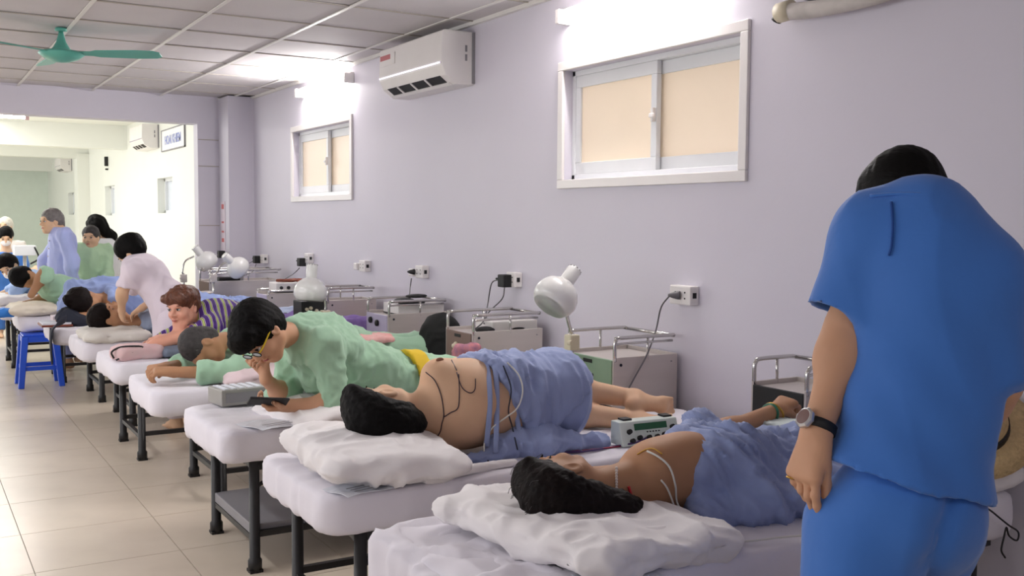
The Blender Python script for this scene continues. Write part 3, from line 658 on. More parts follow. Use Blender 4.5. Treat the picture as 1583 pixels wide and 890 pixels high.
lamp('largest white gooseneck lamp, above the sage green trolley front', at(884, 541, Y=3.98), [at(878, 495, Y=3.96), at(874, 470, Y=3.94), at(876, 450, Y=3.95), at(879, 438, Y=3.97)], cB, np.array(at(886, 420, Y=4.0))-cB)
cL = at(480, 447, Y=6.3)
lamp('white dome lamp facing down behind the bespectacled man', at(503, 497, Y=6.3), [at(503, 470, Y=6.3), at(499, 448, Y=6.3), at(492, 438, Y=6.28), at(487, 435, Y=6.28)], cL, (.12, .1, 1), 1.0, post=.84)
cL = at(366, 412, Y=9.3)
lamp('white lamp tilted left, in front of the pillar', at(330, 436, Y=9.3), [at(333, 425, Y=9.3), at(342, 410, Y=9.3), at(352, 404, Y=9.3)], cL, np.array(at(350, 397, Y=9.28))-cL, 1.0, M_STEEL, post=.30)
cL = at(318, 402, Y=9.9)
lamp('leftmost far white lamp with a red-edged shade', at(284, 436, Y=9.9), [at(282, 420, Y=9.9), at(286, 404, Y=9.9), at(300, 396, Y=9.9)], cL, np.array(at(303, 384, Y=9.9))-cL, 1.0, M_STEEL)
# ------------------------------------------------------------------ sockets, plugs, cables
def socket(label, px, py, w_=.13, plug='grey', second=False):
    p = at(px, py, X=WX-.05); r = thing('wall_socket', label, 'socket', 'white sockets along the lavender wall'); y, z = p[1], p[2]
    box('housing', (WX-.055, y-w_/2, z-.045), (WX, y+w_/2, z+.045), M_WHITE, r, .006)
    for dy in (-.25, .2):
        for dz in (-.014, .014): MB().cyl((WX-.056, y+w_*dy, z+dz), (WX-.058, y+w_*dy, z+dz), .004, n=8).obj('pin_hole', M_DARK, r)
    box('rocker_switch', (WX-.04, y-w_/2-.004, z-.012), (WX-.02, y-w_/2, z+.014), M_DARK, r)
    if second: box('adapter', (WX-.075, y+w_/2, z-.035), (WX-.01, y+w_/2+.07, z+.02), M_WHITE, r, .008)
    return p
def plug(label, px, py, X=WX-.09, m=M_WIREG, big=False):
    p = at(px, py, X=X); r = thing('power_plug', label, 'plug')
    if big: MB().box(tuple(p-np.array([.02, .038, .038])), tuple(p+np.array([.045, .038, .038]))).obj('adapter_body', m, r, bevel=.006); MB().cyl(tuple(p+np.array([0, .035, .01])), tuple(p+np.array([-.01, .07, .01])), .011, .006, 10).obj('cable_boot', m, r)
    else: MB().lathe([(.006, -.01), (.014, .01), (.02, .035), (.02, .045)], p, (.7, -.7, 0), 12).obj('plug_body', m, r, True)
    return p
def cable(label, pts, m=M_WIREG, r_=.004, cat='cable', name='cable', group=None):
    o = MB().tube(pts, r_, 7).obj(name, m, None, True); return tag(o, label, cat, group)
socket('double wall socket above the sage green trolley', 1052, 456, .15)
socket('wall socket with the black adapter, left of the big lamp', 790, 432, .1)
socket('wall socket above the black pads device, with white adapter', 648, 420, .12, second=True)
socket('unused white socket with side adapter above the brown-front trolley', 560, 411, .12, second=True)
socket('wall socket behind the dome lamp top', 474, 399, .1)
socket('wall socket just right of the pillar', 405, 400, .1)
p1 = plug('grey plug in the socket above the sage green trolley', 1036, 456)
cable('grey lead hanging from the double socket down behind sage trolley', [p1, at(1022, 475, X=3.1), at(1014, 510, X=3.08), at(1000, 548, Y=3.72), at(980, 585, Y=3.715), at(966, 612, Y=3.71)])
p2 = plug('square black adapter plug left of the big lamp', 778, 434, m=M_DARK, big=True)
cable('grey lead looping left from the square black adapter', [at(772, 432, X=3.1), at(760, 438, X=3.1), at(754, 470, X=3.1), at(748, 495, Y=5.0), at(735, 508, Y=4.9)])
cable('second grey lead falling from under the square black adapter', [at(780, 444, X=3.1), at(776, 462, X=3.1), at(756, 482, X=3.1), at(748, 500, Y=5.0)])
p3 = plug('black plug on the left side of the white adapter', 632, 420, m=M_DARK, X=3.08)
cable('thin lead dropping to the black pads device', [at(636, 430, X=3.12), at(634, 445, X=3.1), at(633, 458, Y=6.2)])
plug('black cube plug above the knobbed stimulator', 464, 405, m=M_DARK, big=True)
cable('lead slanting from the black cube plug to the stimulator', [at(463, 414, X=3.1), at(455, 422, X=3.08), at(441, 431, Y=8.5)])
plug('black plug just right of the pillar', 395, 401, m=M_DARK, big=True)
cable('looping lead by the pillar socket', [at(392, 403, X=3.1), at(380, 410, X=3.05), at(375, 416, Y=9.6)])
cable('lower looping lead by the pillar socket', [at(396, 408, X=3.1), at(390, 420, X=3.05), at(372, 428, Y=9.6)])
plug('black plug above the tilted far lamp', 340, 393, X=2.85, m=M_DARK, big=True)
cable('lead from the plug above the tilted lamp', [at(336, 396, X=2.85), at(322, 402, X=2.8), at(310, 418, Y=9.7)])
# ------------------------------------------------------------------ PEOPLE
V = lambda *a: np.array(a, float)
def JD(**k): return {a: (b if a in ('ar', 'lr') else np.array(b, float)) for a, b in k.items()}
def nrm(v): v = np.array(v, float); return v/np.linalg.norm(v)
def head(sd, c, f, u, s=1.0, neck=None, nr=.052, ears=True, g='head'):
    R = rot(f, u); c = np.array(c, float); W = lambda p: c+R @ (np.array(p, float)*s); E_ = lambda p, r, k=.014, m='add': sd.ell(W(p), np.array(r)*s, R, k*s, m, g)
    E_((0, -.014, .03), (.074, .092, .086)); E_((0, .018, -.028), (.061, .068, .074), .03); E_((0, .060, -.086), (.026, .024, .020), .03)
    for sx in (-1, 1):
        sd.cap(W((sx*.05, 0, -.05)), .02*s, W((sx*.018, .058, -.088)), .018*s, .03*s, g=g); E_((sx*.036, .056, -.028), (.026, .026, .026), .02)
    sd.cap(W((-.03, .074, .03)), .014*s, W((.03, .074, .03)), .014*s, .02*s, g=g)
    for sx in (-1, 1): E_((sx*.031, .097, .006), (.016, .016, .010), .012, 'sub')
    sd.cap(W((0, .082, .014)), .008*s, W((0, .104, -.022)), .0125*s, .012*s, g=g)
    for sx in (-1, 1): E_((sx*.013, .094, -.027), (.009, .011, .008), .008)
    E_((0, .084, -.052), (.022, .014, .006), .006); E_((0, .082, -.063), (.019, .013, .006), .006)
    if ears:
        for sx in (-1, 1): E_((sx*.076, -.008, -.006), (.009, .021, .032), .006); E_((sx*.086, -.004, -.004), (.009, .012, .019), .006, 'sub')
    if neck is not None: sd.cap(W((0, -.022, -.055)), nr*.93, neck, nr, .04, g='neck')
    return R, W
def face(parent, W, R, s=1, mask=False, closed=False, brow=M_HAIR, lip=M_LIP):
    for sx in (-1, 1):
        if closed: MB().ell(W((sx*.031, .080, .002)), (.014*s, .005*s, .0014*s), R, 10, 6).obj('eyelid_line', M_DARK, parent, True)
        else:
            MB().ell(W((sx*.031, .0785, .006)), (.0135*s, .0095*s, .0065*s), R, 12, 8).obj('eye', M_EYEW, parent, True)
            MB().ell(W((sx*.031, .0865, .006)), (.0062*s, .0028*s, .0060*s), R, 10, 6).obj('iris', M_DARK, parent, True)
            MB().ell(W((sx*.031, .0855, .0125)), (.015*s, .004*s, .0018*s), R, 10, 6).obj('eyelash', M_DARK, parent, True)
        MB().ell(W((sx*.033, .0845, .030)), (.018*s, .0045*s, .003*s), R, 10, 6).obj('eyebrow', brow, parent, True)
    if mask:
        sd = S().ell(W((0, .058, -.045)), np.array((.058, .055, .046))*s, R); sd.build('face_mask', mask if not isinstance(mask, bool) else M_WHITE, parent, .008*s)
    else: MB().ell(W((0, .0935, -.0565)), (.020*s, .006*s, .0058*s), R, 12, 6).obj('mouth', lip, parent, True)
def hair(parent, W, R, m, s=1, h=.007, extra=None, amp=.004, fx=(55, 55, 12), low=-.02, front=.055, vol=.0, cutf=.02, seed=0, face_cut=True, side=0):
    sd = S(); E_ = lambda p, r, k=.03, mm='add': sd.ell(W(p), np.array(r)*s, R, k*s, mm)
    E_((0, -.018, .038), (.083+vol, .099+vol, .090+vol)); E_((0, -.05, low), (.074+vol*.8, .062+vol, .07), .04)
    if face_cut:
        E_((0, .112, -.012), (.060, .056, .062), .018, 'sub')
        for sx in (-1, 1): E_((sx*.088, .012, -.02), (.02, .034, .034), .012, 'sub')
    if extra: extra(sd, W, R)
    if side: E_((side*.104, .012, -.035), (.062, .085, .085), .02, 'sub')
    return sd.build('hair', m, parent, h, lambda P: strands(amp, fx, seed)((P-W((0, 0, 0))) @ R))
def limb(sd, a, b, c, r, g, k=.03):     # two-segment limb with swelling muscle bellies
    a, b, c = [np.array(q, float) for q in (a, b, c)]; ra, rb, rc = r
    sd.cap(a, ra, b, rb, k, g=g); sd.cap(b, rb, c, rc, k, g=g)
    sd.ell(b+(c-b)*.27, (rb*1.12,)*2+(np.linalg.norm(c-b)*.24,), rot(np.cross(c-b, [.31, .77, .2]), c-b), k, g=g)
def hand(sd, w_, d, n, side=1, curl=(.35, .4, .4, .45), thumb=(.75, .3), s=1., spread=.08, g='hand', fr=.0088, thcurl=.3):
    # w_: wrist, d: finger direction, n: normal out of the back of the hand; side chooses which edge the thumb leaves from
    w_ = np.array(w_, float); d = nrm(d); n = np.array(n, float); n = nrm(n-d*(n @ d)); t = np.cross(d, n)*side
    for (a, b, ra, rb) in ((-.012, -.030, .019, .0135), (0, -.010, .020, .0145), (.0, .010, .020, .0145), (.012, .029, .020, .014)):
        sd.cap(w_+t*a*s, ra*s, w_+d*.086*s+t*b*s, rb*s, .016, g=g)
    lens = (.068, .076, .070, .054); bases = (.030, .010, -.0105, -.030)
    for i in range(4):
        p = w_+d*(.088-.004*abs(i-1))*s+t*bases[i]*s; dd = nrm(d+t*spread*(1.5-i)*.8); ang = 0
        for k_, fr_ in enumerate((.46, .30, .24)):
            ang += curl[i]*(1, 1.1, .8)[k_]; v = dd*math.cos(ang)-n*math.sin(ang); q = p+v*lens[i]*fr_*s*1.12
            sd.cap(p, (fr-.0006*k_)*s, q, (fr-.0006*(k_+1))*s, .005, g=g); p = q
    p = w_+d*.022*s+t*.024*s; v = nrm(d*.7+t*thumb[0]-n*thumb[1]); q = p+v*.042*s; sd.cap(p, .016*s, q, .012*s, .012, g=g)
    v2 = nrm(v+d*thcurl-n*.15); q2 = q+v2*.032*s; sd.cap(q, .0115*s, q2, .0105*s, .004, g=g); v3 = nrm(v2+d*thcurl-n*.15); sd.cap(q2, .0105*s, q2+v3*.024*s, .009*s, .004, g=g)
def foot(sd, ank, toe_dir, up, s=1, g='foot'):
    a = np.array(ank, float); d = nrm(toe_dir); u = np.array(up, float); u = nrm(u-d*(u @ d)); t = np.cross(d, u)
    sd.cap(a, .036*s, a-u*.045*s-d*.03*s, .030*s, .02, g=g); sd.cap(a-u*.045*s-d*.02*s, .030*s, a-u*.058*s+d*.10*s, .022*s, .03, g=g); sd.cap(a-u*.01*s, .032*s, a-u*.055*s+d*.10*s, .022*s, .03, g=g)
    sd.cap(a-u*.058*s+d*.10*s-t*.018*s, .020*s, a-u*.058*s+d*.10*s+t*.02*s, .018*s, .02, g=g)
    for i in range(5): sd.cap(a-u*.062*s+d*.11*s+t*(.028-.014*i)*s, .012*s, a-u*.066*s+d*(.132+.006*i)*s+t*(.032-.0155*i)*s, (.0075+.0012*(i == 4)*3)*s, .006, g=g)
def torso(sd, J, chest_r=(.158, .105, .16), waist_r=(.130, .095, .13), pel_r=(.165, .110, .11), nw=.1):
    C_, P_ = np.array(J['chest'], float), np.array(J['pelvis'], float); up = C_-P_
    right = np.array(J['shR'], float)-np.array(J['shL'], float); f = np.cross(up, right); R = rot(f, up)
    rp = np.array(J['hipR'], float)-np.array(J['hipL'], float); fp = np.cross(up, rp); Rp = rot(fp, up)
    sd.ell(C_, chest_r, R, .04, g='torso'); sd.ell((C_+P_)/2, waist_r, R, .06, g='torso'); sd.ell(P_, pel_r, Rp, .06, g='torso')
    sd.cap(J['shR'], .052, C_+(C_-P_)*.2, .07, .06, g='torso'); sd.cap(J['shL'], .052, C_+(C_-P_)*.2, .07, .06, g='torso')
    if 'neck' in J: sd.cap(J['neck'], .05, C_, .085, .06, g='torso')
def body(J, s=1, arms=True, legs=True, tr={}):
    sd = S(); torso(sd, J, **tr); ar = J.get('ar', (.047, .040, .026)); lr = J.get('lr', (.085, .056, .036))
    for q in 'LR':
        if 'el'+q in J: limb(sd, J['sh'+q], J['el'+q], J['wr'+q], ar, 'arm'+q)
        if 'kn'+q in J: limb(sd, J['hip'+q], J['kn'+q], J['an'+q], lr, 'leg'+q)
    return sd
def person(sd, label, m, h, fine=(), group=None):
    return tag(sd.build('person', m, None, h, None, fine), label, 'person', group)
def nb(p, r): p = np.array(p, float); return (p-r, p+r)

# ---- the attendant in blue, seen from behind, leaning over the nearest bed
D0 = 2.02
J = JD(shL=at(1352, 372, D=2.06), shR=at(1512, 432, D=1.98), neck=at(1425, 338, D=2.04), chest=at(1438, 470, D=2.02), pelvis=at(1400, 790, D=1.98),
         elL=at(1314, 512, D=2.06), wrL=at(1262, 668, D=1.99), elR=at(1536, 590, D=1.97), wrR=at(1475, 690, D=2.15))
rgt = _r; fwd = np.array([_r[1]*-1, _r[0], 0]); pel = J['pelvis']
J['hipL'] = pel-rgt*.085-V(0, 0, .05); J['hipR'] = pel+rgt*.070+fwd*.07-V(0, 0, .05)
J['knL'] = V(pel[0], pel[1], .46)-rgt*.11+fwd*.03; J['knR'] = V(pel[0], pel[1], .46)+rgt*.075+fwd*.22
J['anL'] = V(J['knL'][0], J['knL'][1], .085)-fwd*.05; J['anR'] = V(J['knR'][0], J['knR'][1], .085)-fwd*.05
J['ar'] = (.050, .047, .027); J['lr'] = (.09, .06, .04)
hc = at(1396, 322, D=2.13)
sd = body(J, tr=dict(chest_r=(.15, .10, .17), waist_r=(.125, .09, .14), pel_r=(.15, .105, .11)))
hf = nrm(fwd*.75-rgt*.15+V(0, 0, -.6)); hu = nrm(V(0, 0, .8)+fwd*.55-rgt*.05)
Rh, Wh = head(sd, hc, hf, hu, 1.0, J['neck'], .056)
hd = nrm(at(1240, 745, D=1.98)-J['wrL']); hn = nrm(-rgt*.9-FW*.55)
hand(sd, J['wrL'], hd, hn, -1, (.28, .42, .5, .55), (.12, .30), 1.0, .03, fr=.0092, thcurl=.6)
hand(sd, J['wrR'], V(-.1, .2, -1), rgt, 1, s=1.0)
foot(sd, J['anL'], fwd, V(0, 0, 1), 1.1); foot(sd, J['anR'], fwd, V(0, 0, 1), 1.1)
A_ = person(sd, 'attendant in blue scrubs seen from behind, leaning over the nearest bed', M_SK1, .009,
            [(at(1225, 790, D=1.98)-V(.09, .09, .06), J['wrL']+V(.1, .1, .05), .0034)])
staff_sd = sd
# tunic
up_ = nrm(J['chest']-J['pelvis']); tn = S()
def slab(px0, px1, py, dd, rad_y, kk=.05, g='t'):
    a = at(px0, py, D=dd); b = at(px1, py, D=dd-.04); return (a+b)/2, np.linalg.norm(b-a)/2
rows = [(1338, 1532, 400, 2.03, .085), (1352, 1548, 470, 2.02, .115), (1345, 1548, 540, 2.01, .12), (1318, 1540, 620, 2.0, .122), (1292, 1530, 700, 1.99, .125), (1282, 1526, 752, 1.985, .128)]
Rb = rot(fwd, (0, 0, 1)); prev = None
for (a, b, py, dd, ry) in rows:
    c, hw = slab(a, b, py, dd, ry); c = c+fwd*(ry*.35)
    tn.ell(c, (hw, ry, .085), Rb, .07, g='t')
c_, hw_ = slab(1280, 1526, 800, 1.98, .1); tn.ell(c_+fwd*.045, (hw_*1.0, .13, .085), Rb, .07)
tn.cap(at(1362, 350, D=2.07), .06, at(1420, 352, D=2.05), .075, .06); tn.cap(at(1420, 352, D=2.05), .075, at(1500, 412, D=2.0), .065, .06)
tn.cap(at(1352, 365, D=2.07), .062, at(1440, 400, D=2.03), .08, .05)
tn.p += sd.copy(.024, ['torso']).p; tn.cap(J['shR'], .062, J['elR'], .050, .04); tn.plane(at(1400, 748, D=1.9)+V(0, 0, .0), (-rgt*.26+V(0, 0, -1)))      # hem
e0, e1 = at(1345, 350, D=2.07), at(1302, 480, D=2.065); dv = nrm(e1-e0)
sl = S(); sl.cap(e0, .060, e1+dv*.09, .083, .04, cut=[(e1+dv*.008+rgt*.0, dv+rgt*.0)]); 
tn.p += sl.p
tn.cap(e1-dv*.10, .040, e1+dv*.15, .074, .01, 'sub')
f0, f1 = at(1518, 420, D=1.99), at(1541, 590, D=1.96); dr = nrm(f1-f0)
tn.cap(f0, .055, f1+dr*.08, .056, .045, cut=[(f1, dr)]); tn.cap(f1-dr*.05, .03, f1+dr*.1, .042, .01, 'sub')
def fold_staff(P):
    q = (P-at(1440, 560, D=2.0)); a = q @ rgt; z = q[:, 2]
    return folds(.006, (4, 4, 1.6), 2)(P)+.0035*np.sin((a*1.2+z*.55)*42+3*np.sin(z*5))*np.clip(.5-z*2, 0, 1)
tn.build('tunic', M_BLUE, A_, .0085, fold_staff)
# armhole seam
MB().tube([p for p in [tn.hit(x, y) for x, y in ((1378, 312), (1380, 345), (1378, 380), (1374, 395))] if p is not None], .0025, 6).obj('sleeve_seam', mat('deep_blue_stitch', (26, 74, 150), .8), A_, True)
MB().tube([p for p in [tn.hit(x, y, off=-.001) for x, y in ((1345, 303), (1385, 300), (1425, 301), (1458, 310), (1480, 326))] if p is not None], .004, 6).obj('collar', M_BLUE, A_, True)
ts = S(); wl = J['pelvis']
ts.ell(wl+V(0, 0, .0)+fwd*.02, (.143, .110, .14), Rb, .05); ts.p += sd.copy(.004, ['torso', 'legL', 'legR']).p; ts.plane(V(0, 0, 1.08), (0, 0, 1))
for q, kk in (('L', 0), ('R', 0)):
    a, b, c = J['hip'+q], J['kn'+q], J['an'+q]; ts.cap(a+V(0, 0, -.0), .098, b, .092, .02); ts.cap(b, .092, c+V(0, 0, .03), .085, .02)
ts.cap(at(1312, 800, D=1.99), .075, at(1315, 890, D=1.99), .08, .05)
ts.plane(V(0, 0, .07), (0, 0, -1))
gp = [q_ for q_ in (ts.hit(1474, 760), ts.hit(1456, 815), ts.hit(1438, 870), ts.hit(1428, 905)) if q_ is not None]
for i_ in range(len(gp)-1): ts.cap(gp[i_], .010, gp[i_+1], .014, .03, 'sub')
ts.build('trousers', M_BLUE, A_, .012, folds(.012, (5, 5, 1.4), 11))
def hx(sd, W, R):
    sd.ell(W((0, .02, .06)), (.07, .07, .05), R, .03)
hair(A_, Wh, Rh, M_HAIR, .98, .005, hx, .0015, (70, 70, 25), low=-.035)
# wristwatch and ring
w0 = J['wrL']; fd = nrm(J['wrL']-J['elL']); wc = w0-fd*.012; n1 = nrm(np.cross(fd, FW)); n2 = np.cross(fd, n1)
wt = thing('wristwatch', 'silver wristwatch with black strap on the attendant\'s left wrist', 'watch')
MB().lathe([(.0335, -.010), (.0355, -.009), (.0355, .009), (.0335, .010), (.030, .009), (.030, -.009), (.0335, -.010)], wc, fd, 28).obj('strap', M_DARK, wt, True)
cn = nrm(-rgt*.85-FW*.5); cn = nrm(cn-fd*(cn @ fd)); cc = wc+cn*.034
MB().lathe([(.0, .0), (.020, 0), (.0215, .004), (.0215, .009), (.018, .012), (.0, .012)], cc, cn, 8).obj('case', mat('steel_watch', (205, 205, 205), .3, .7), wt); MB().lathe([(.0, .0122), (.0155, .0124), (.0, .013)], cc, cn, 20).obj('dial', mat('rose_dial', (120, 92, 88), .3), wt)
tag(MB().lathe([(.0102, -.002), (.0112, 0), (.0102, .002), (.0092, 0), (.0102, -.002)], w0+hd*.10+np.cross(hd, hn)*-1*-.030, hd, 18).obj('ring', M_GOLD, None, True), 'thin gold ring on the attendant\'s left hand', 'ring')

# ---- patient A, nearest bed, on her side with face turned to the far side
yA = 2.30
J = JD(shR=(1.86, 2.27, .795), shL=(1.87, 2.36, .69), neck=(1.745, 2.30, .745), chest=(1.98, 2.32, .75), pelvis=(2.48, 2.31, .715), hipR=(2.5, 2.28, .73), hipL=(2.5, 2.38, .69),
         elR=(2.18, 2.42, .80), wrR=at(1198, 636, Y=2.50), elL=(1.95, 2.62, .66), wrL=(1.72, 2.66, .655), knR=(2.86, 2.40, .70), anR=(3.06, 2.15, .66), knL=(2.86, 2.44, .68), anL=(3.04, 2.3, .65), ar=(.052, .042, .028), lr=(.075, .052, .035))
sd = body(J, tr=dict(chest_r=(.145, .10, .17), waist_r=(.12, .095, .13), pel_r=(.13, .115, .10)))
hcA = at(868, 752, Y=2.31)+V(0, 0, .0)
Rh, Wh = head(sd, hcA, (-.05, .84, .5), (-1, -.06, -.02), 1.0, J['neck'], .05)
hdA = nrm(V(.16, .03, .055)); hand(sd, J['wrR'], hdA, (-.25, -.25, 1), 1, (.75, .8, .85, .9), (.4, .6), .95, .02, fr=.0092)
hand(sd, J['wrL'], (-1, .1, 0), (0, 0, 1), 1, s=.9)
pA_ = person(sd, 'patient with pearl necklace and dark hair lying on the nearest bed', M_SK3, .0085, [(J['wrR']-.10, np.array(J['wrR'])+V(.19, .12, .1), .0036), (hcA-.14, hcA+V(.14, .15, .15), .0045)])
face(pA_, Wh, Rh, closed=True)
def hxA(sd, W, R):
    sd.ell(W((0, -.045, .03)), (.088, .085, .095), R, .04)
    c = hcA
    sd.cap(c+V(-.05, -.08, -.02), .075, c+V(.12, -.10, -.065), .055, .05); sd.cap(c+V(.12, -.10, -.065), .055, c+V(.24, -.10, -.085), .03, .04)
    sd.cap(c+V(-.07, -.05, -.0), .07, c+V(-.08, -.04, -.05), .05, .05); sd.ell(W((.0, .05, .09)), (.07, .05, .035), R, .03)
hair(pA_, Wh, Rh, M_HAIRB, 1.0, .0055, hxA, .003, (30, 70, 70), low=-.0, side=1)
for k in range(26):
    a = hcA+V(-.11+.02*random.random(), -.08+.1*random.random(), -.06+.14*random.random()); b = a+V(-.03-.02*random.random(), 0, .015*random.uniform(-1, 1)); c = b+V(-.01, 0, -.02*random.random())
    MB().tube([a+V(.05, 0, .02), a, b, c], .0009, 4, 3).obj('hair_wisp', M_HAIRG, pA_)
gw = sd.copy(.030, ['torso', 'armR', 'legR', 'legL']); 
gw.p = [q for q in gw.p]
gw.plane(V(1.945, 2.2, .82), (-1, 0, .55)); gw.plane(V(2.165, 2.5, .85), (.9, .15, .75))if False else None
gA = S()
gA.ell((2.14, 2.30, .745), (.22, .14, .14), None, .06); gA.ell((2.45, 2.31, .71), (.26, .165, .125), None, .08); gA.ell((2.78, 2.38, .69), (.2, .17, .10), None, .08)
gA.cap((2.04, 2.36, .825), .056, (2.14, 2.40, .845), .066, .05); gA.cap((2.0, 2.24, .80), .06, (2.16, 2.22, .80), .07, .06)
gA.cap((1.98, 2.20, .64), .035, (2.6, 2.08, .635), .04, .07); gA.cap((2.15, 2.15, .67), .07, (2.65, 2.14, .68), .08, .08); gA.cap((2.9, 2.42, .70), .10, (3.0, 2.25, .68), .08, .05)
gA.plane(V(1.955, 2.2, .80), (-1, .0, .25))
gA.cap(J['elR'], .034, V(*J['wrR']), .034, .01, 'sub')
def foldA(P):
    Q = P.copy(); Q[:, 0] += .5*(P[:, 2]-.7)+.2*(P[:, 1]-2.3)
    return folds(.020, (13, 4, 4), 21, .5)(Q)+folds(.009, (26, 9, 9), 5)(Q)
gA.build('gown', M_GOWN, pA_, .0085, foldA)
body_A = sd
def over(sds, pts, off=.003):
    out = []
    for (x, y) in pts:
        best = None
        for s_ in sds:
            p = s_.hit(x, y, off=off, t1=6)
            if p is not None and (best is None or (p-CAM) @ FW < (best-CAM) @ FW): best = p
        if best is not None: out.append(best)
    return out
nk = thing('bead_necklace', 'pearly bead necklace round the nearest patient\'s neck', 'necklace')
for p in over([sd], [(953, 723+4.4*i) for i in range(12)], .003): MB().ell(p, (.0045,)*3, None, 8, 5).obj('bead', M_BEAD, nk, True)
br = thing('gold_bracelet', 'gold bangle on the raised wrist of the nearest patient', 'bracelet'); wv = nrm(np.array(J['wrR'])-np.array(J['elR']))
MB().lathe([(.036, -.003), (.039, 0), (.036, .003), (.034, 0), (.036, -.003)], np.array(J['wrR'])-wv*.005, wv+V(0, 0, .35), 26).obj('bangle', M_GOLD, br, True)
tag(MB().lathe([(.037, -.0015), (.0385, 0), (.037, .0015), (.0355, 0), (.037, -.0015)], np.array(J['wrR'])-wv*.035, wv+V(0, 0, -.4), 26).obj('jade_cord', M_JADE, None, True), 'thin green cord on the raised wrist of the nearest patient', 'bracelet')
cable('white electrode lead curving over the nearest patient\'s shoulder', over([sd, gA], [(1000, 697), (1018, 706), (1035, 722), (1044, 750), (1048, 780), (1056, 800)], .012)+[at(1075, 815, Y=2.1)], M_WIREW, .003)
cable('white lead with red tip behind the nearest patient\'s shoulder', over([sd], [(973, 757), (977, 770), (985, 780), (995, 790)])+[at(1010, 800, Y=2.12), at(1040, 806, Y=2.05)], M_WIREW, .0025)
tag(MB().tube(over([sd], [(972, 752), (975, 762), (979, 772)], .004), .0042, 7).obj('electrode_clip', M_RED, None, True), 'red electrode clip at the nearest patient\'s back', 'clip')
cable('yellowish lead across the nearest patient\'s shoulder top', over([sd], [(985, 702), (1000, 694), (1012, 694), (1024, 702)]), M_GOLD, .0022)
cable('pale lead on the upper arm of the nearest patient', over([sd, gA], [(1022, 742), (1030, 752), (1036, 765), (1042, 782), (1050, 800)], .012), M_WIREW, .0028)
cable('grey-green lead trailing on the sheet of the nearest bed', [at(x, y, Z=.632) for x, y in ((1090, 832), (1115, 838), (1160, 836), (1210, 830), (1262, 826))], M_WIREW, .003)
# folded cloth by her hand
sdc = S(); cq = at(1212, 672, Y=2.41)
for k in range(3): sdc.rbox(cq+V(.01*k, 0, .026*k-.02), (.085-.006*k, .10, .014), .012, np.array(Matrix.Rotation(.1*k, 3, 'Z')), .004)
sdc.rbox(cq+V(.0, -.09, -.03), (.05, .02, .04), .018, None, .02)
tag(sdc.build('folded_cloth', M_CLOTH, None, .007, folds(.005, (14, 14, 20), 6)), 'folded pale cloth under the bangled hand on the nearest patient', 'cloth')

# ---- patient B, bare back, on his side
J = JD(shR=(1.69, 3.34, .925), shL=(1.70, 3.36, .70), neck=(1.60, 3.33, .80), chest=(1.80, 3.34, .81), pelvis=(2.20, 3.36, .80), hipR=(2.22, 3.38, .865), hipL=(2.22, 3.38, .715),
         elR=(1.90, 3.58, .90), wrR=(2.08, 3.66, .80), elL=(1.72, 3.62, .68), wrL=(1.48, 3.62, .70), knR=(2.40, 3.64, .785), anR=(2.70, 3.46, .735), knL=(2.36, 3.60, .69), anL=(2.66, 3.38, .655), ar=(.058, .044, .03), lr=(.098, .062, .037))
sd = body(J, tr=dict(chest_r=(.165, .125, .19), waist_r=(.145, .12, .15), pel_r=(.165, .135, .13)))
sd.cap(J['chest'], .15, J['pelvis'], .14, .06, g='torso')
hcB = at(590, 634, Y=3.33)
Rh, Wh = head(sd, hcB, (-.02, .90, .40), (-1, -.04, .0), 1.05, J['neck'], .056)
foot(sd, J['anR'], (1, -.05, -.02), (0, .7, .3), 1.08); foot(sd, J['anL'], (1, .15, .02), (0, 1, .2), 1.0)
hand(sd, J['wrR'], (1, .2, -.3), (0, 0, 1), 1); hand(sd, J['wrL'], (-1, 0, .1), (0, 0, 1), 1)
pB_ = person(sd, 'bare-backed patient lying on their side with wires on the back', M_SK2, .0085, [(np.array(J['anR'])-V(.08, .12, .11), np.array(J['anR'])+V(.22, .1, .1), .0045), (hcB-.15, hcB+V(.16, .15, .15), .005)])
face(pB_, Wh, Rh, closed=True)
def hxB(sd, W, R):
    sd.ell(W((0, -.05, .035)), (.098, .082, .105), R, .05); sd.ell(hcB+V(.02, -.09, -.04), (.115, .055, .06), None, .05)
    sd.ell(W((.02, .03, .10)), (.07, .07, .035), R, .04)
hair(pB_, Wh, Rh, M_HAIR, 1.04, .006, hxB, .003, (60, 60, 30), low=-.02, side=1)
wa = sd.copy(.020, ['torso', 'legR', 'legL']); wa.cap(J['pelvis'], .150, (2.26, 3.42, .785), .143, .05)
wa.plane(V(1.87, 3.2, .97), (-1, 0, -.50)); wa.plane(V(2.08, 3.2, .69), (.75, 0, -1)); wa.plane(V(2.31, 3, .7), (1, 0, -.2))
wa.cap((1.87, 3.36, .925), .048, (2.0, 3.40, .93), .048, .05); wa.cap((1.84, 3.40, .93), .034, (1.97, 3.27, .90), .03, .04); wa.cap((1.93, 3.27, .93), .03, (2.0, 3.22, .80), .022, .04)
wa.build('gown', M_GOWN, pB_, .0075, lambda P: .004+folds(.013, (12, 6, 5), 31, .5)(P)+folds(.009, (26, 9, 9), 3)(P)*(P[:, 0] < 2.08))
sh_ = sd.copy(.014, ['torso', 'legR', 'legL']); sh_.cap(J['pelvis'], .140, (2.28, 3.44, .775), .130, .05); sh_.plane(V(2.05, 3.2, .7), (-1, 0, .08)); sh_.plane(V(2.36, 3.4, .7), (1, -.2, -.1))
sh_.build('shorts', M_GOWN, pB_, .0085, folds(.009, (9, 6, 4), 33))
lw = S().cap((1.72, 3.20, .632), .018, (2.05, 3.17, .66), .045, .05); lw.cap((2.05, 3.17, .66), .045, (2.33, 3.18, .645), .03, .05); lw.ell((2.0, 3.22, .68), (.16, .06, .05), None, .05)
lw.build('gown_hem', M_GOWN, pB_, .008, folds(.012, (12, 10, 12), 35, .5))
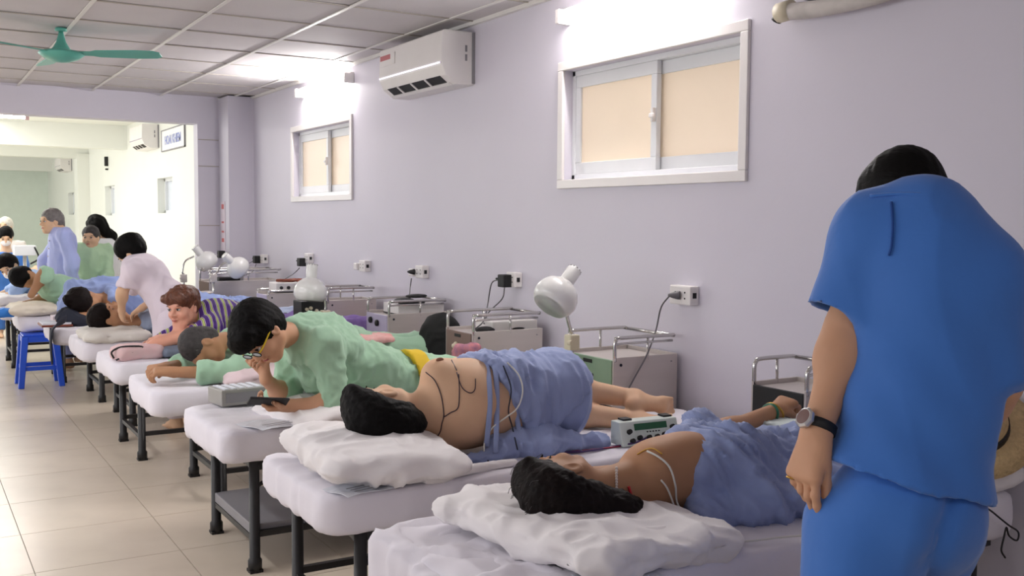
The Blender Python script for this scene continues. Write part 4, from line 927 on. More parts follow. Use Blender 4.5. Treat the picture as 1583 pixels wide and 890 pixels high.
for pts in (((752, 560), (756, 590), (757, 630), (752, 690)), ((765, 562), (768, 600), (768, 640), (766, 700)), ((778, 560), (792, 600), (800, 650), (806, 695))):
    MB().tube(over([sd, wa, lw], pts, .004), .002, 8, 5, flat=tuple(FW)).obj('gown_tie', M_GOWN, pB_, True)
body_B = sd
tag(MB().ell(over([sd], [(680, 556)], .0)[0], (.016, .006, .009)).obj('treatment_mark', mat('brown_mark', (150, 100, 76), .6), None, True), 'small round brown mark on the shoulder of the bare-backed patient', 'mark')
dk = mat('dark_wire', (60, 40, 52), .5)
cable('dark electrode lead snaking down the bare back', over([sd], [(658, 575), (672, 588), (682, 612), (686, 640), (683, 655), (680, 668), (672, 680), (664, 688)], .002), dk, .002)
cable('second dark lead from centre of the bare back', over([sd], [(709, 578), (710, 605), (708, 630), (696, 638), (687, 644)], .002), dk, .002)
cable('thin looping lead near the ribs of the bare back', over([sd], [(706, 575), (714, 598), (726, 607), (734, 602), (735, 585)], .002), dk, .0018)
cable('grey lead over the shoulder top of the bare back', over([sd], [(685, 546), (698, 556), (706, 572)], .002), M_WIREG, .0018)
tag(MB().tube(over([sd, wa, lw], [(784, 560), (802, 580), (808, 605), (800, 630), (782, 645), (762, 660), (750, 680), (748, 697)], .016), .003, 7).obj('cable', M_WIREW, None, True), 'white lead crossing the gown of the bare-backed patient', 'cable')
cable('blue-grey lead crossing under the white one on the gown', over([sd, wa, lw], [(778, 565), (790, 600), (786, 635), (792, 660), (800, 695)], .014), M_NAVY, .0025)
zt = HT+.006
cable('purple leads running along the sheet to the white stimulator', [at(x, y, Z=zt) for x, y in ((700, 702), (760, 704), (820, 703), (870, 699), (905, 697), (950, 690))]+[at(985, 683, Y=3.1), at(1005, 673, Y=3.12)], M_WIREP, .004)
cable('crimson lead along the sheet of the bare-backed patient\'s bed', [at(x, y, Z=zt) for x, y in ((800, 702), (850, 701), (880, 696), (895, 690), (893, 687), (860, 686))], M_WIRER, .003)
cable('second crimson lead beside the stimulator', [at(x, y, Z=zt) for x, y in ((880, 698), (920, 694), (955, 690), (985, 686))], M_WIRER, .003)
cable('thin navy lead left of the lower gown hem', [at(x, y, Z=zt) for x, y in ((690, 700), (720, 706), (750, 708), (755, 713))], M_NAVY, .003)

# ---- patient C, man in glasses propped on his elbows
J = JD(shL=(1.57, 4.22, .955), shR=(1.57, 4.54, .955), neck=(1.475, 4.36, .985), chest=(1.66, 4.38, .915), pelvis=(2.14, 4.40, .725), hipL=(2.16, 4.31, .73), hipR=(2.16, 4.49, .73),
         elL=(1.60, 4.15, .69), wrL=(1.40, 4.20, .70), elR=(1.48, 4.48, .69), wrR=(1.345, 4.32, .80), knL=(2.58, 4.30, .70), knR=(2.58, 4.5, .70), anL=(2.95, 4.28, .70), anR=(2.95, 4.5, .68), ar=(.054, .044, .027), lr=(.09, .062, .04))
sd = body(J)
hcC = at(404, 515, Y=4.26)
fC, uC = (-.42, -.34, -.84), (-.78, -.12, .45)
Rh, Wh = head(sd, hcC, fC, uC, 1.06, J['neck'], .056)
hand(sd, J['wrR'], (-.15, -.15, 1), (1, 0, .2), 1, (.9, 1.0, 1.0, 1.0), (.3, .7), .95, .02)
hand(sd, J['wrL'], (-1, -.0, .05), (.1, .2, -1), 1, (.5, .55, .6, .6), (.75, .5), 1.0, .03)
foot(sd, J['anL'], (.9, 0, -.2), (-.3, 0, -1), .95); foot(sd, J['anR'], (.9, 0, -.2), (-.3, 0, -1), .95)
pC = person(sd, 'man in glasses and green shirt propped on his elbows', M_SK1, .0095, [(hcC-.15, hcC+.15, .0045), (np.array(J['wrL'])-V(.20, .09, .07), np.array(J['wrL'])+V(.03, .08, .09), .0036)])
face(pC, Wh, Rh, 1.06)
def hxC(sd, W, R):
    sd.ell(W((0, -.02, .055)), (.095, .112, .092), R, .04); sd.ell(W((-.02, .06, .085)), (.07, .05, .045), R, .03); sd.ell(W((0, .085, .07)), (.065, .04, .04), R, .03); sd.ell(W((0, -.085, -.0)), (.06, .04, .06), R, .03)
hair(pC, Wh, Rh, M_HAIR, 1.06, .006, hxC, .003, (70, 70, 18), low=-.02)
gl = thing('spectacles', 'dark-framed glasses with yellow temples on the man propped on elbows', 'glasses')
for sx in (-1, 1):
    ring = [Wh((sx*.034+.022*math.cos(a), .104, .006+.016*math.sin(a))) for a in np.linspace(0, 2*PI, 13)]; MB().tube(ring, .0022, 6, 2).obj('rim', M_DARK, gl, True)
    MB().ell(Wh((sx*.034, .104, .006)), (.021, .001, .015), Rh).obj('lens', mat('glass_lens', (180, 190, 195), .08), gl, True)
    MB().tube([Wh((sx*.058, .102, .010)), Wh((sx*.076, .07, .012)), Wh((sx*.082, .0, .010))], .0035, 6).obj('temple', M_YEL, gl, True)
MB().tube([Wh((-.012, .105, .01)), Wh((0, .109, .012)), Wh((.012, .105, .01))], .002, 6).obj('bridge', M_DARK, gl, True)
st = sd.copy(.020, ['torso'])
def sleeve(t, a, b, c, r, end, k=.04, fl=.0):
    a, b, c = [np.array(q, float) for q in (a, b, c)]; e = b+(c-b)*end; d = nrm(c-b)
    t.cap(a, r[0], b, r[1], k); t.cap(b, r[1], e+d*.04, r[2], k, cut=[(e, d)])
sleeve(st, J['shL'], J['elL'], J['wrL'], (.074, .066, .056), .28); sleeve(st, J['shR'], J['elR'], J['wrR'], (.074, .064, .052), .35)
st.cap((1.62, 4.36, .82), .11, (2.0, 4.38, .73), .11, .06); st.cap((1.64, 4.38, 1.0), .07, (1.55, 4.38, 1.0), .06, .05)
st.plane(V(2.07, 4.4, .8), (1, 0, .12))
st.build('shirt', M_GRN, pC, .0095, lambda P: folds(.016, (7, 5, 5), 41, .6)(P)+folds(.006, (16, 14, 12), 4)(P))
MB().lathe([(.060, -.022), (.068, -.004), (.084, .03), (.078, .034), (.060, .004)], J['neck']+nrm(J['chest']-J['neck'])*.012, J['chest']-J['neck'], 24).obj('collar', M_GRN, pC, True)
yb = sd.copy(.024, ['torso']); yb.cap((1.95, 4.38, .75), .13, (2.2, 4.4, .745), .13, .05); yb.plane(V(2.135, 4.4, .8), (1, 0, .2)); yb.plane(V(2.055, 4.4, .8), (-1, 0, -.2))
yb.build('yellow_waistband', M_YEL, pC, .0085, folds(.004, (5, 8, 8), 2))
tr = sd.copy(.018, ['torso', 'legL', 'legR']); tr.plane(V(2.12, 4.4, .8), (-1, 0, -.2)); tr.plane(V(2.9, 4.4, .7), (1, 0, 0)); tr.build('trousers', M_GRN, pC, .012, folds(.012, (6, 7, 7), 44))
# phone, silver box, papers
ph = thing('smartphone', 'black smartphone held by the man in glasses', 'phone'); pm = V(1.30, 4.14, .735)
Mph = Matrix.Translation(pm) @ Matrix.Rotation(-.12, 4, 'Z') @ Matrix.Rotation(.10, 4, 'Y') @ Matrix.Rotation(-.5, 4, 'X')
MB().box((-.085, -.04, -.005), (.08, .04, .005), Mph).obj('case', M_DARK, ph, bevel=.003); MB().box((-.08, -.036, .005), (.075, .036, .006), Mph).obj('screen', mat('phone_screen', (40, 46, 56), .1), ph)
sb = thing('metal_case_device', 'grey metal box with pale paper strip on top, by the phone', 'device')
q0 = at(343, 629, Z=HT+.01); Msb = Matrix.Translation(q0) @ Matrix.Rotation(.12, 4, 'Z')
MB().box((0, 0, 0), (.23, .17, .075), Msb).obj('casing', M_SILV, sb, bevel=.004)
for k in range(5): MB().box((.02+.04*k, .015, .075), (.043+.04*k, .155, .079), Msb).obj('top_slat', M_PAPER, sb)
MB().box((.02, -.004, .015), (.21, 0, .06), Msb).obj('front_plate', M_GREYB, sb)
def sheetp(label, c, sx, sy, rz, m=M_PAPER, z=HT+.004, marks=0):
    r_ = thing('paper_sheet', label, 'paper'); M = Matrix.Translation((c[0], c[1], z)) @ Matrix.Rotation(rz, 4, 'Z')
    mb = MB(); v = []; f = []; n = 6
    for i in range(n+1):
        for j in range(n+1): v.append(tuple(M @ Vector((-sx/2+sx*i/n, -sy/2+sy*j/n, .003+.004*math.sin(i*1.3+j)))))
    for i in range(n):
        for j in range(n): a = i*(n+1)+j; f.append((a, a+n+1, a+n+2, a+1))
    o = mb.add(v, f).obj('sheet', m, r_); sl_ = o.modifiers.new('s', 'SOLIDIFY'); sl_.thickness = .0015
    for k in range(marks): MB().box((-sx*.35, -sy*.35+sy*.16*k, .0085), (sx*.3*random.uniform(.5, 1), -sy*.35+sy*.16*k+.006, .0092), M).obj('print_line', M_GREYB, r_)
    return r_
sheetp('paper form under the front of plump white pillow', (1.30, 2.98+.08, 0), .28, .14, .25, marks=3)
sheetp('paper form at the bottom edge of the nearest pillow', (1.50, 1.985, 0), .22, .14, -.35, marks=4)
sheetp('loose paper beside phone and elbow pillow', (1.36, 4.22, 0), .28, .2, .3, marks=2)
tag(MB().ell(at(508, 643, Z=HT+.012), (.012, .01, .009)).obj('orange_clip', M_RED, None, True), 'tiny orange clip on the bed of the man in glasses', 'clip')

# ---- patient D, crop-haired man lying on his arms
J = JD(shL=(1.66, 5.46, .80), shR=(1.66, 5.80, .80), neck=(1.545, 5.61, .815), chest=(1.78, 5.62, .765), pelvis=(2.28, 5.64, .735), hipL=(2.3, 5.55, .72), hipR=(2.3, 5.73, .72),
         elL=(1.50, 5.34, .685), wrL=(1.20, 5.43, .695), elR=(1.48, 5.84, .685), wrR=(1.20, 5.60, .70), knL=(2.68, 5.54, .715), knR=(2.68, 5.74, .715), anL=(2.98, 5.50, .72), anR=(3.0, 5.74, .72), ar=(.052, .042, .028))
sd = body(J); hcD = at(312, 536, Y=5.55)
Rh, Wh = head(sd, hcD, (.05, -.35, -.93), (-.97, -.05, .08), 1.02, J['neck'], .055)
hand(sd, J['wrL'], (-1, .25, .1), (0, -.3, 1), 1, (.7, .75, .8, .8), (.5, .5), 1.0, .02); hand(sd, J['wrR'], (-1, -.45, .1), (0, .1, 1), -1, (.7, .75, .8, .8), (.5, .5), 1.0, .02)
foot(sd, J['anL'], (.6, -.1, -.5), (-.5, 0, -1), .95); foot(sd, J['anR'], (.6, 0, -.5), (-.5, 0, -1), .95)
pD = person(sd, 'crop-haired man in green resting his forehead on his arms', M_SK3, .0105, [(V(1.02, 5.32, .64), V(1.26, 5.72, .80), .0048), (hcD-.14, hcD+.14, .006)])
hair(pD, Wh, Rh, M_HAIRG, 1.0, .008, None, .0015, (90, 90, 90), low=-.03, vol=-.003)
st = sd.copy(.020, ['torso']); sleeve(st, J['shL'], J['elL'], J['wrL'], (.068, .060, .052), .6); sleeve(st, J['shR'], J['elR'], J['wrR'], (.068, .060, .052), .75)
st.cap((1.75, 5.62, .70), .11, (2.25, 5.64, .70), .11, .06); st.cap((1.62, 5.6, .83), .06, (1.7, 5.6, .84), .07, .05); st.plane(V(2.3, 5.6, .8), (1, 0, 0))
st.build('shirt', M_GRN, pD, .0105, folds(.015, (7, 6, 6), 51, .5)); tr = sd.copy(.020, ['torso', 'legL', 'legR']); tr.plane(V(2.25, 4.4, .8), (-1, 0, 0)); tr.plane(V(2.80, 4.4, .7), (1, 0, 0)); tr.build('trousers', M_GRN, pD, .014, folds(.01, (6, 7, 7), 44))
# things around bed D
sdk = S().ell((2.80, 5.50, .80), (.125, .12, .135), None, .03); sdk.ell((2.84, 5.50, .70), (.15, .14, .08), None, .05)
tag(sdk.build('cloth_bag', mat('black_cloth', (18, 20, 19), .9), None, .012, folds(.008, (9, 9, 9), 3)), 'round black cloth bag leaning on the lilac-front trolley', 'bag')
sdk = S().rbox((2.24, 5.50, .805), (.22, .10, .020), .018, np.array(Matrix.Rotation(-.08, 3, 'Z')), .02); sdk.ell((2.12, 5.48, .81), (.09, .08, .035), None, .05)
tag(sdk.build('print_towel', M_REDF, None, .01, folds(.008, (10, 10, 10), 4)), 'coral printed towel beyond the back of the man in glasses', 'towel')
fb = S().rbox(V(*(at(722, 545, Y=4.80)[:2]), .728), (.075, .045, .105), .025, None, .02)
fo = fb.build('patterned_bag', mat('floral_cloth', (196, 120, 110), .8, rgb2=(96, 84, 130), vs_=34, var=.3), None, .01, folds(.006, (12, 12, 12), 6)); tag(fo, 'floral patterned bag between trolleys past the yellow waistband', 'bag')
tb = thing('open_case', 'open black case with a red pen in front of the lilac trolley', 'case'); p0 = at(528, 528, Y=5.95)
box('tray', (2.40, 5.92, .625), (2.72, 6.02, .69), M_DARK, tb, .004); box('lid', (2.40, 5.915, .69), (2.74, 6.03, .705), M_BEIGE, tb, .004); MB().cyl((2.42, 5.90, .66), (2.50, 5.905, .70), .007).obj('red_pen', M_RED, tb)

# ---- patient E, auburn hair and purple stripes
J = JD(shL=(1.78, 6.66, .855), shR=(1.78, 6.98, .855), neck=(1.69, 6.80, .875), chest=(1.88, 6.82, .82), pelvis=(2.38, 6.84, .735), hipL=(2.4, 6.75, .72), hipR=(2.4, 6.93, .72),
         elL=(1.34, 6.66, .68), wrL=(1.50, 6.70, .76), elR=(1.50, 6.98, .68), wrR=(1.42, 6.80, .72), knL=(2.75, 6.74, .71), knR=(2.75, 6.94, .71), anL=(3.02, 6.70, .76), anR=(3.04, 6.92, .72), ar=(.045, .036, .024))
J['shL'] = (1.70, 6.62, .80)
sd = body(J, tr=dict(chest_r=(.15, .1, .15))); hcE = at(283, 476, Y=6.75)
Rh, Wh = head(sd, hcE, (-.78, -.60, -.14), (-.12, .0, 1), 1.08, J['neck'], .052)
hand(sd, J['wrL'], (.35, .1, .7), (-.7, -.7, .1), 1, (.8, .8, .8, .8), (.4, .5), .95, .03); hand(sd, J['wrR'], (-.6, -.7, 0), (0, 0, 1), 1, s=.95)
foot(sd, J['anL'], (.5, 0, -.5), (-.5, 0, -1), .9); foot(sd, J['anR'], (.5, 0, -.5), (-.5, 0, -1), .9)
pE = person(sd, 'auburn-haired patient in purple stripes resting chin on hand', M_SK4, .011, [(hcE-.15, hcE+V(.15, .15, .15), .005)])
face(pE, Wh, Rh, 1.08, brow=M_HAIRR)
def hxE(sd, W, R):
    sd.ell(W((0, -.01, .07)), (.095, .10, .07), R, .04); sd.ell(W((.04, .06, .07)), (.05, .045, .035), R, .03); sd.ell(W((-.04, .06, .07)), (.05, .045, .035), R, .03)
hair(pE, Wh, Rh, M_HAIRR, 1.08, .008, hxE, .008, (36, 36, 20), low=0)
st = sd.copy(.022, ['torso']); sleeve(st, J['shR'], J['elR'], J['wrR'], (.068, .06, .052), .0); st.cap(J['shL'], .07, V(1.62, 6.64, .76), .062, .04); st.cap((1.9, 6.82, .72), .12, (2.3, 6.84, .70), .11, .06); st.plane(V(2.2, 6.6, .8), (1, 0, 0))
st.build('striped_shirt', M_STRIPE, pE, .011, folds(.012, (8, 7, 7), 61)); tr = sd.copy(.022, ['torso', 'legL', 'legR']); tr.plane(V(2.15, 4.4, .8), (-1, 0, 0)); tr.plane(V(2.93, 4.4, .7), (1, 0, 0)); tr.build('trousers', M_PUR, pE, .014, folds(.01, (7, 7, 7), 64))
sdk = S().rbox((1.24, 6.62, .665), (.15, .09, .045), .035, np.array(Matrix.Rotation(.2, 3, 'Z')), .02)
pb = sdk.build('soft_pouch', M_PINK, None, .01, folds(.006, (9, 9, 9), 4)); tag(pb, 'pinkish soft pouch with black zip edge at the bed end', 'pouch')
MB().tube([V(1.09, 6.54, .64), V(1.08, 6.55, .68), V(1.14, 6.53, .71), V(1.26, 6.54, .70), V(1.16, 6.52, .66), V(1.10, 6.53, .63)], .006, 6).obj('zip_edge', M_DARK, pb, True)
sdk = S().rbox((1.52, 6.60, .655), (.14, .10, .03), .025, None, .02); tag(sdk.build('folded_garment', mat('slate_cloth', (112, 122, 140), .85), None, .012, folds(.008, (9, 9, 9), 7)), 'slate blue folded garment beneath the auburn-haired patient\'s forearm', 'cloth')
sdk = S().cap((1.95, 7.12, .72), .05, (2.5, 7.12, .74), .06, .05); sdk.cap((2.1, 7.1, .76), .045, (2.35, 7.1, .77), .05, .04)
tag(sdk.build('dark_jacket', M_DARK, None, .014, folds(.01, (8, 8, 8), 8)), 'black jacket heaped on the bed behind striped shirt', 'jacket')

# ---- nurse bending over bed F, and patient F
J = JD(shL=(1.38, 7.42, 1.13), shR=(1.44, 7.72, 1.12), neck=(1.42, 7.56, 1.17), chest=(1.50, 7.54, 1.08), pelvis=(1.66, 7.39, .86), hipL=(1.62, 7.32, .82), hipR=(1.68, 7.47, .82),
         elL=(1.31, 7.49, .98), wrL=(1.33, 7.63, .84), elR=(1.64, 7.74, .95), wrR=(1.50, 7.78, .84), ar=(.042, .036, .025), knL=(1.60, 7.30, .45), knR=(1.72, 7.44, .45), anL=(1.62, 7.28, .09), anR=(1.74, 7.40, .09))
sd = body(J); hcN = at(203, 390, Y=7.62)
Rh, Wh = head(sd, hcN, (-.55, .45, -.75), (-.6, .2, .65), 1.0, J['neck'], .048)
hand(sd, J['wrL'], (.1, .5, -.6), (-.8, -.4, .2), 1, s=.95); hand(sd, J['wrR'], (-.5, .5, -.4), (0, -.3, 1), 1, s=.95)
foot(sd, J['anL'], (-.2, 1, 0), (0, 0, 1)); foot(sd, J['anR'], (-.2, 1, 0), (0, 0, 1))
pN = person(sd, 'nurse in pale pink tunic bending over a bed', M_SK2, .0115)
face(pN, Wh, Rh, 1, mask=True)
def hxN(sd, W, R): sd.ell(W((0, -.09, .04)), (.05, .04, .05), R, .03)
hair(pN, Wh, Rh, M_HAIR, 1.08, .009, hxN, .003, (50, 50, 20), low=0)
st = sd.copy(.026, ['torso'])
st.cap(J['shL'], .066, V(1.335, 7.46, 1.02), .068, .04, cut=[(V(1.335, 7.46, 1.015), (-.1, .15, -1))]); st.cap(J['shR'], .066, V(1.44, 7.82, 1.0), .066, .04)
st.cap((1.64, 7.42, .9), .135, (1.65, 7.40, .52), .15, .08, cut=[(V(1.6, 7.4, .5), (0, 0, -1))]); st.build('tunic', M_NUR, pN, .012, folds(.010, (7, 7, 3), 71))
tr = sd.copy(.03, ['legL', 'legR']); tr.plane(V(0, 0, .1), (0, 0, -1)); tr.build('trousers', M_NUR, pN, .016, folds(.008, (7, 7, 3), 72))
J = JD(shL=(1.62, 8.06, .72), shR=(1.62, 7.74, .72), neck=(1.52, 7.9, .73), chest=(1.74, 7.9, .72), pelvis=(2.25, 7.92, .70), hipL=(2.28, 8.0, .69), hipR=(2.28, 7.83, .69), elL=(1.85, 8.15, .68), wrL=(2.0, 8.0, .74), elR=(1.88, 7.66, .68), wrR=(1.95, 7.8, .80), knL=(2.66, 8.0, .69), knR=(2.66, 7.84, .69), anL=(3.0, 8.0, .68), anR=(3.0, 7.84, .68))
sd = body(J); hcF = at(166, 490, Y=7.9)
Rh, Wh = head(sd, hcF, (.42, -.30, .85), (-.92, .05, .25), 1.05, J['neck'], .05)
pF = person(sd, 'dark-haired patient lying face up under the nurse\'s hands', M_SK3, .012); face(pF, Wh, Rh, 1.05, closed=True)
hair(pF, Wh, Rh, M_HAIRB, 1.1, .009, None, .004, (50, 50, 20), low=0)
st = sd.copy(.028, ['torso', 'armL', 'armR', 'legL', 'legR']); st.plane(V(1.50, 0, .7), (-1, 0, 0)); st.build('gown', mat('grey_blue_gown', (160, 172, 196), .85, bump=.2, bs=20), pF, .014, folds(.014, (8, 7, 7), 75))

# ---- patient G, hair bun, face down; and blanketed patient behind
J = JD(shL=(1.5, 9.0, .80), shR=(1.5, 9.3, .82), neck=(1.42, 9.1, .80), chest=(1.62, 9.18, .80), pelvis=(2.1, 9.15, .76), hipL=(2.12, 9.05, .74), hipR=(2.12, 9.25, .74), elL=(1.52, 8.85, .68), wrL=(1.2, 8.9, .70), elR=(1.55, 9.42, .86), wrR=(1.75, 9.2, .9), knL=(2.5, 9.05, .7), knR=(2.5, 9.25, .7), anL=(2.9, 9.05, .68), anR=(2.9, 9.25, .68))
sd = body(J); hcG = at(130, 466, Y=8.98)
Rh, Wh = head(sd, hcG, (.55, -.25, -.72), (-.75, -.1, .45), 1.12, J['neck'], .05)
hand(sd, J['wrL'], (-1, .1, .1), (0, 0, 1), 1)
pG = person(sd, 'patient with black hair bun lying face down beside navy bag', M_SK3, .012)
def hxG(sd, W, R): sd.ell(W((0, -.07, .11)), (.045, .045, .04), R, .02); sd.ell(W((0, -.03, .03)), (.1, .1, .09), R, .03)
hair(pG, Wh, Rh, M_HAIRB, 1.1, .009, hxG, .004, (45, 45, 20), low=0)
st = sd.copy(.03, ['torso', 'armR', 'legL', 'legR']); st.plane(V(1.47, 9, .8), (-1, 0, 0)); st.ell((1.50, 9.32, .80), (.30, .17, .20), None, .05); st.ell((1.30, 9.36, .74), (.18, .13, .16), None, .06); st.ell((1.9, 9.2, .76), (.4, .2, .14), None, .06); st.cap((1.22, 9.38, .90), .05, (1.65, 9.38, .97), .05, .05)
st.build('gown', mat('sky_gown', (150, 168, 214), .85, bump=.3, bs=18), pG, .012, folds(.024, (8, 7, 7), 77, .5))

# ---- patient H in green, elbow raised
J = JD(shL=(1.16, 10.12, .90), shR=(1.18, 10.4, .86), neck=(1.08, 10.25, .88), chest=(1.28, 10.25, .82), pelvis=(1.75, 10.27, .73), hipL=(1.78, 10.18, .72), hipR=(1.78, 10.36, .72), elL=(1.09, 10.02, .99), wrL=(.98, 10.04, .80), elR=(1.1, 10.5, .7), wrR=(.95, 10.3, .7), knL=(2.2, 10.2, .7), knR=(2.2, 10.36, .7), anL=(2.6, 10.2, .68), anR=(2.6, 10.36, .68), ar=(.058, .05, .032))
sd = body(J); hcH = at(38, 430, Y=10.22)
Rh, Wh = head(sd, hcH, (.35, -.55, -.55), (-.85, -.1, .35), 1.0, J['neck'], .05)
pH = person(sd, 'short-haired patient in green lying with one elbow raised', M_SK3, .013)
hair(pH, Wh, Rh, M_HAIR, 1.08, .01, None, .002, (60, 60, 60), low=-.02)
st = sd.copy(.024, ['torso']); st.cap(J['shL'], .078, V(*J['elL'])-V(0, 0, .01), .074, .04); st.cap(J['elL'], .07, V(1.07, 10.02, .96), .06, .03); st.plane(V(1.05, 10.1, .8), (-1, 0, 0)); st.build('shirt', M_GRN, pH, .013, folds(.012, (8, 7, 7), 79))
sd = S().cap((1.10, 10.0, .67), .04, (1.3, 9.98, .68), .035, .03); tag(sd.build('dark_cloth', M_DARK, None, .014, folds(.006, (9, 9, 9), 2)), 'dark cloth beside the green-sleeved patient\'s pillow', 'cloth')

# ---- masked patient I in blue
J = JD(shL=(1.06, 11.25, .88), shR=(1.06, 11.56, .86), neck=(.99, 11.4, .9), chest=(1.16, 11.4, .82), pelvis=(1.62, 11.42, .74), hipL=(1.65, 11.33, .72), hipR=(1.65, 11.5, .72), elL=(.95, 11.15, .7), wrL=(.8, 11.3, .7), elR=(.95, 11.6, .7), wrR=(.8, 11.5, .7), knL=(2.1, 11.35, .7), knR=(2.1, 11.5, .7), anL=(2.5, 11.35, .68), anR=(2.5, 11.5, .68))
for q in J: J[q] = J[q]+V(0, .17, 0)
sd = body(J); hcI = at(13, 412, Y=11.53)
Rh, Wh = head(sd, hcI, (-.35, -.75, -.55), (-.5, -.1, .85), 1.05, J['neck'], .05)
pI = person(sd, 'masked patient in light blue lying at left edge', M_SK2, .014); face(pI, Wh, Rh, 1.05, mask=True)
hair(pI, Wh, Rh, M_HAIRB, 1.12, .011, None, .003, (50, 50, 20), low=0)
st = sd.copy(.026, ['torso', 'armL', 'armR']); st.plane(V(.9, 10.1, .8), (-1, 0, 0)) ; st.build('shirt', mat('light_blue_shirt', (168, 192, 232), .85), pI, .014, folds(.012, (8, 7, 7), 80))

# ---- seated patient in green
J = JD(shL=(1.67, 10.52, 1.16), shR=(1.36, 10.46, 1.16), neck=(1.51, 10.52, 1.22), chest=(1.50, 10.50, 1.06), pelvis=(1.50, 10.54, .74), hipL=(1.6, 10.5, .72), hipR=(1.4, 10.48, .72), elL=(1.71, 10.40, .92), wrL=(1.6, 10.2, .84), elR=(1.29, 10.36, .93), wrR=(1.36, 10.16, .82), knL=(1.62, 10.08, .70), knR=(1.33, 10.06, .70), anL=(1.62, 9.82, .3), anR=(1.33, 9.80, .3))
for q in J: J[q] = J[q]+V(.13, .68, 0)
J['elL'] = J['elL']-V(.04, 0, 0); J['elR'] = J['elR']+V(.04, 0, 0); J['pelvis'][1] = 11.22; J['knL'][1] = J['knR'][1] = 10.88; J['anL'][1] = J['anR'][1] = 10.86; J['anL'][2] = J['anR'][2] = .18
sd = body(J); hcS = at(140, 367, Y=11.14)
Rh, Wh = head(sd, hcS, (-.42, -.9, -.08), (0, 0, 1), 1.0, J['neck'], .052)
hand(sd, J['wrL'], (-.5, -.7, -.2), (0, -.3, 1), 1, s=.95); hand(sd, J['wrR'], (.5, -.7, -.2), (0, -.3, 1), -1, s=.95); foot(sd, J['anL'], (0, -1, -.3), (0, -.2, 1)); foot(sd, J['anR'], (0, -1, -.3), (0, -.2, 1))
pS = person(sd, 'elderly patient in mint green sitting on a bed', M_SK2, .012, [(hcS-.14, hcS+V(.14, .14, .15), .007)]); face(pS, Wh, Rh, 1)
hair(pS, Wh, Rh, M_HAIRG, 1.0, .009, None, .003, (50, 50, 20), low=0)
st = sd.copy(.024, ['torso', 'armL', 'armR']); st.cap((1.63, 11.18, 1.0), .13, (1.63, 11.16, .78), .14, .06); st.plane(V(1.5, 11.18, 1.235), (0, .2, 1)); st.build('shirt', mat('pale_green_cotton', (186, 218, 180), .85, bump=.1, crease=.3, cs=6), pS, .013, folds(.010, (8, 7, 4), 81))
tr = sd.copy(.026, ['legL', 'legR']); tr.plane(V(0, 0, .36), (0, 0, -1)); tr.build('trousers', MATS['pale_green_cotton'], pS, .016, folds(.01, (7, 7, 5), 82))

# ---- standing elderly person in lilac
bx, by = 1.32, 10.86
J = JD(shL=(bx+.02, by-.19, 1.335), shR=(bx+.04, by+.16, 1.335), neck=(bx, by, 1.375), chest=(bx+.03, by, 1.22), pelvis=(bx+.04, by, .86), hipL=(bx+.04, by-.09, .80), hipR=(bx+.04, by+.09, .80), elL=(bx+.09, by-.22, 1.08), wrL=(bx+.08, by-.21, .86), elR=(bx-.10, by+.18, 1.08), wrR=(bx-.14, by+.1, .86), knL=(bx+.04, by-.09, .45), knR=(bx+.04, by+.09, .45), anL=(bx+.05, by-.09, .09), anR=(bx+.05, by+.09, .09))
sd = body(J, tr=dict(chest_r=(.15, .10, .15))); hcL = at(79, 342, Y=10.86)
Rh, Wh = head(sd, hcL, (-.93, -.38, -.08), (0, 0, 1), 1.02, J['neck'], .05)
hand(sd, J['wrL'], (0, 0, -1), (.3, -1, 0), 1, s=.95); hand(sd, J['wrR'], (0, 0, -1), (0, 1, 0), 1, s=.95); foot(sd, J['anL'], (-1, -.3, 0), (0, 0, 1)); foot(sd, J['anR'], (-1, -.3, 0), (0, 0, 1))
pL = person(sd, 'standing elderly person with grey ponytail in lilac-blue shirt', M_SK2, .012, [(hcL-.14, hcL+.15, .007)]); face(pL, Wh, Rh, 1.02)
def hxL(sd, W, R): sd.cap(W((0, -.10, .0)), .028, W((0, -.125, -.10)), .014, .03)
hair(pL, Wh, Rh, M_HAIRL, 1.04, .009, hxL, .003, (50, 50, 20), low=0)
st = sd.copy(.022, ['torso', 'armL', 'armR']); st.cap((bx+.03, by, 1.1), .12, (bx+.03, by, .74), .135, .06, cut=[(V(0, 0, .72), (0, 0, -1))]); st.plane(V(1.5, 10.5, 1.40), (0, 0, 1)); st.build('shirt', M_LIL, pL, .013, folds(.010, (8, 7, 3), 83))
for k in range(4):
    pq = st.hit(76+k*-1, 372+k*12)
    if pq is not None: MB().ell(pq, (.008, .008, .008), None, 8, 5).obj('button', M_WHITE, pL, True)
tr = sd.copy(.03, ['legL', 'legR']); tr.plane(V(0, 0, .12), (0, 0, -1)); tr.build('trousers', M_LIL, pL, .018, folds(.01, (7, 7, 3), 84))

# ---- long-haired person in white bending, far bay
bx, by = 1.94, 12.08
J = JD(shL=(bx-.1, by-.16, 1.22), shR=(bx-.1, by+.16, 1.22), neck=(bx-.13, by, 1.28), chest=(bx, by, 1.14), pelvis=(bx+.1, by, .85), hipL=(bx+.1, by-.09, .8), hipR=(bx+.1, by+.09, .8), elL=(bx-.12, by-.24, .98), wrL=(bx-.3, by-.2, .85), elR=(bx-.12, by+.24, .98), wrR=(bx-.3, by+.2, .85), knL=(bx+.1, by-.09, .45), knR=(bx+.1, by+.09, .45), anL=(bx+.1, by-.09, .09), anR=(bx+.1, by+.09, .09))
sd = body(J); hcW = at(149, 350, Y=12.02)
Rh, Wh = head(sd, hcW, (-.8, -.1, -.6), (-.55, 0, .8), 1.0, J['neck'], .048); foot(sd, J['anL'], (-1, 0, 0), (0, 0, 1)); foot(sd, J['anR'], (-1, 0, 0), (0, 0, 1))
pW = person(sd, 'person in white with long black hair falling forward, far bay', M_SK2, .016)
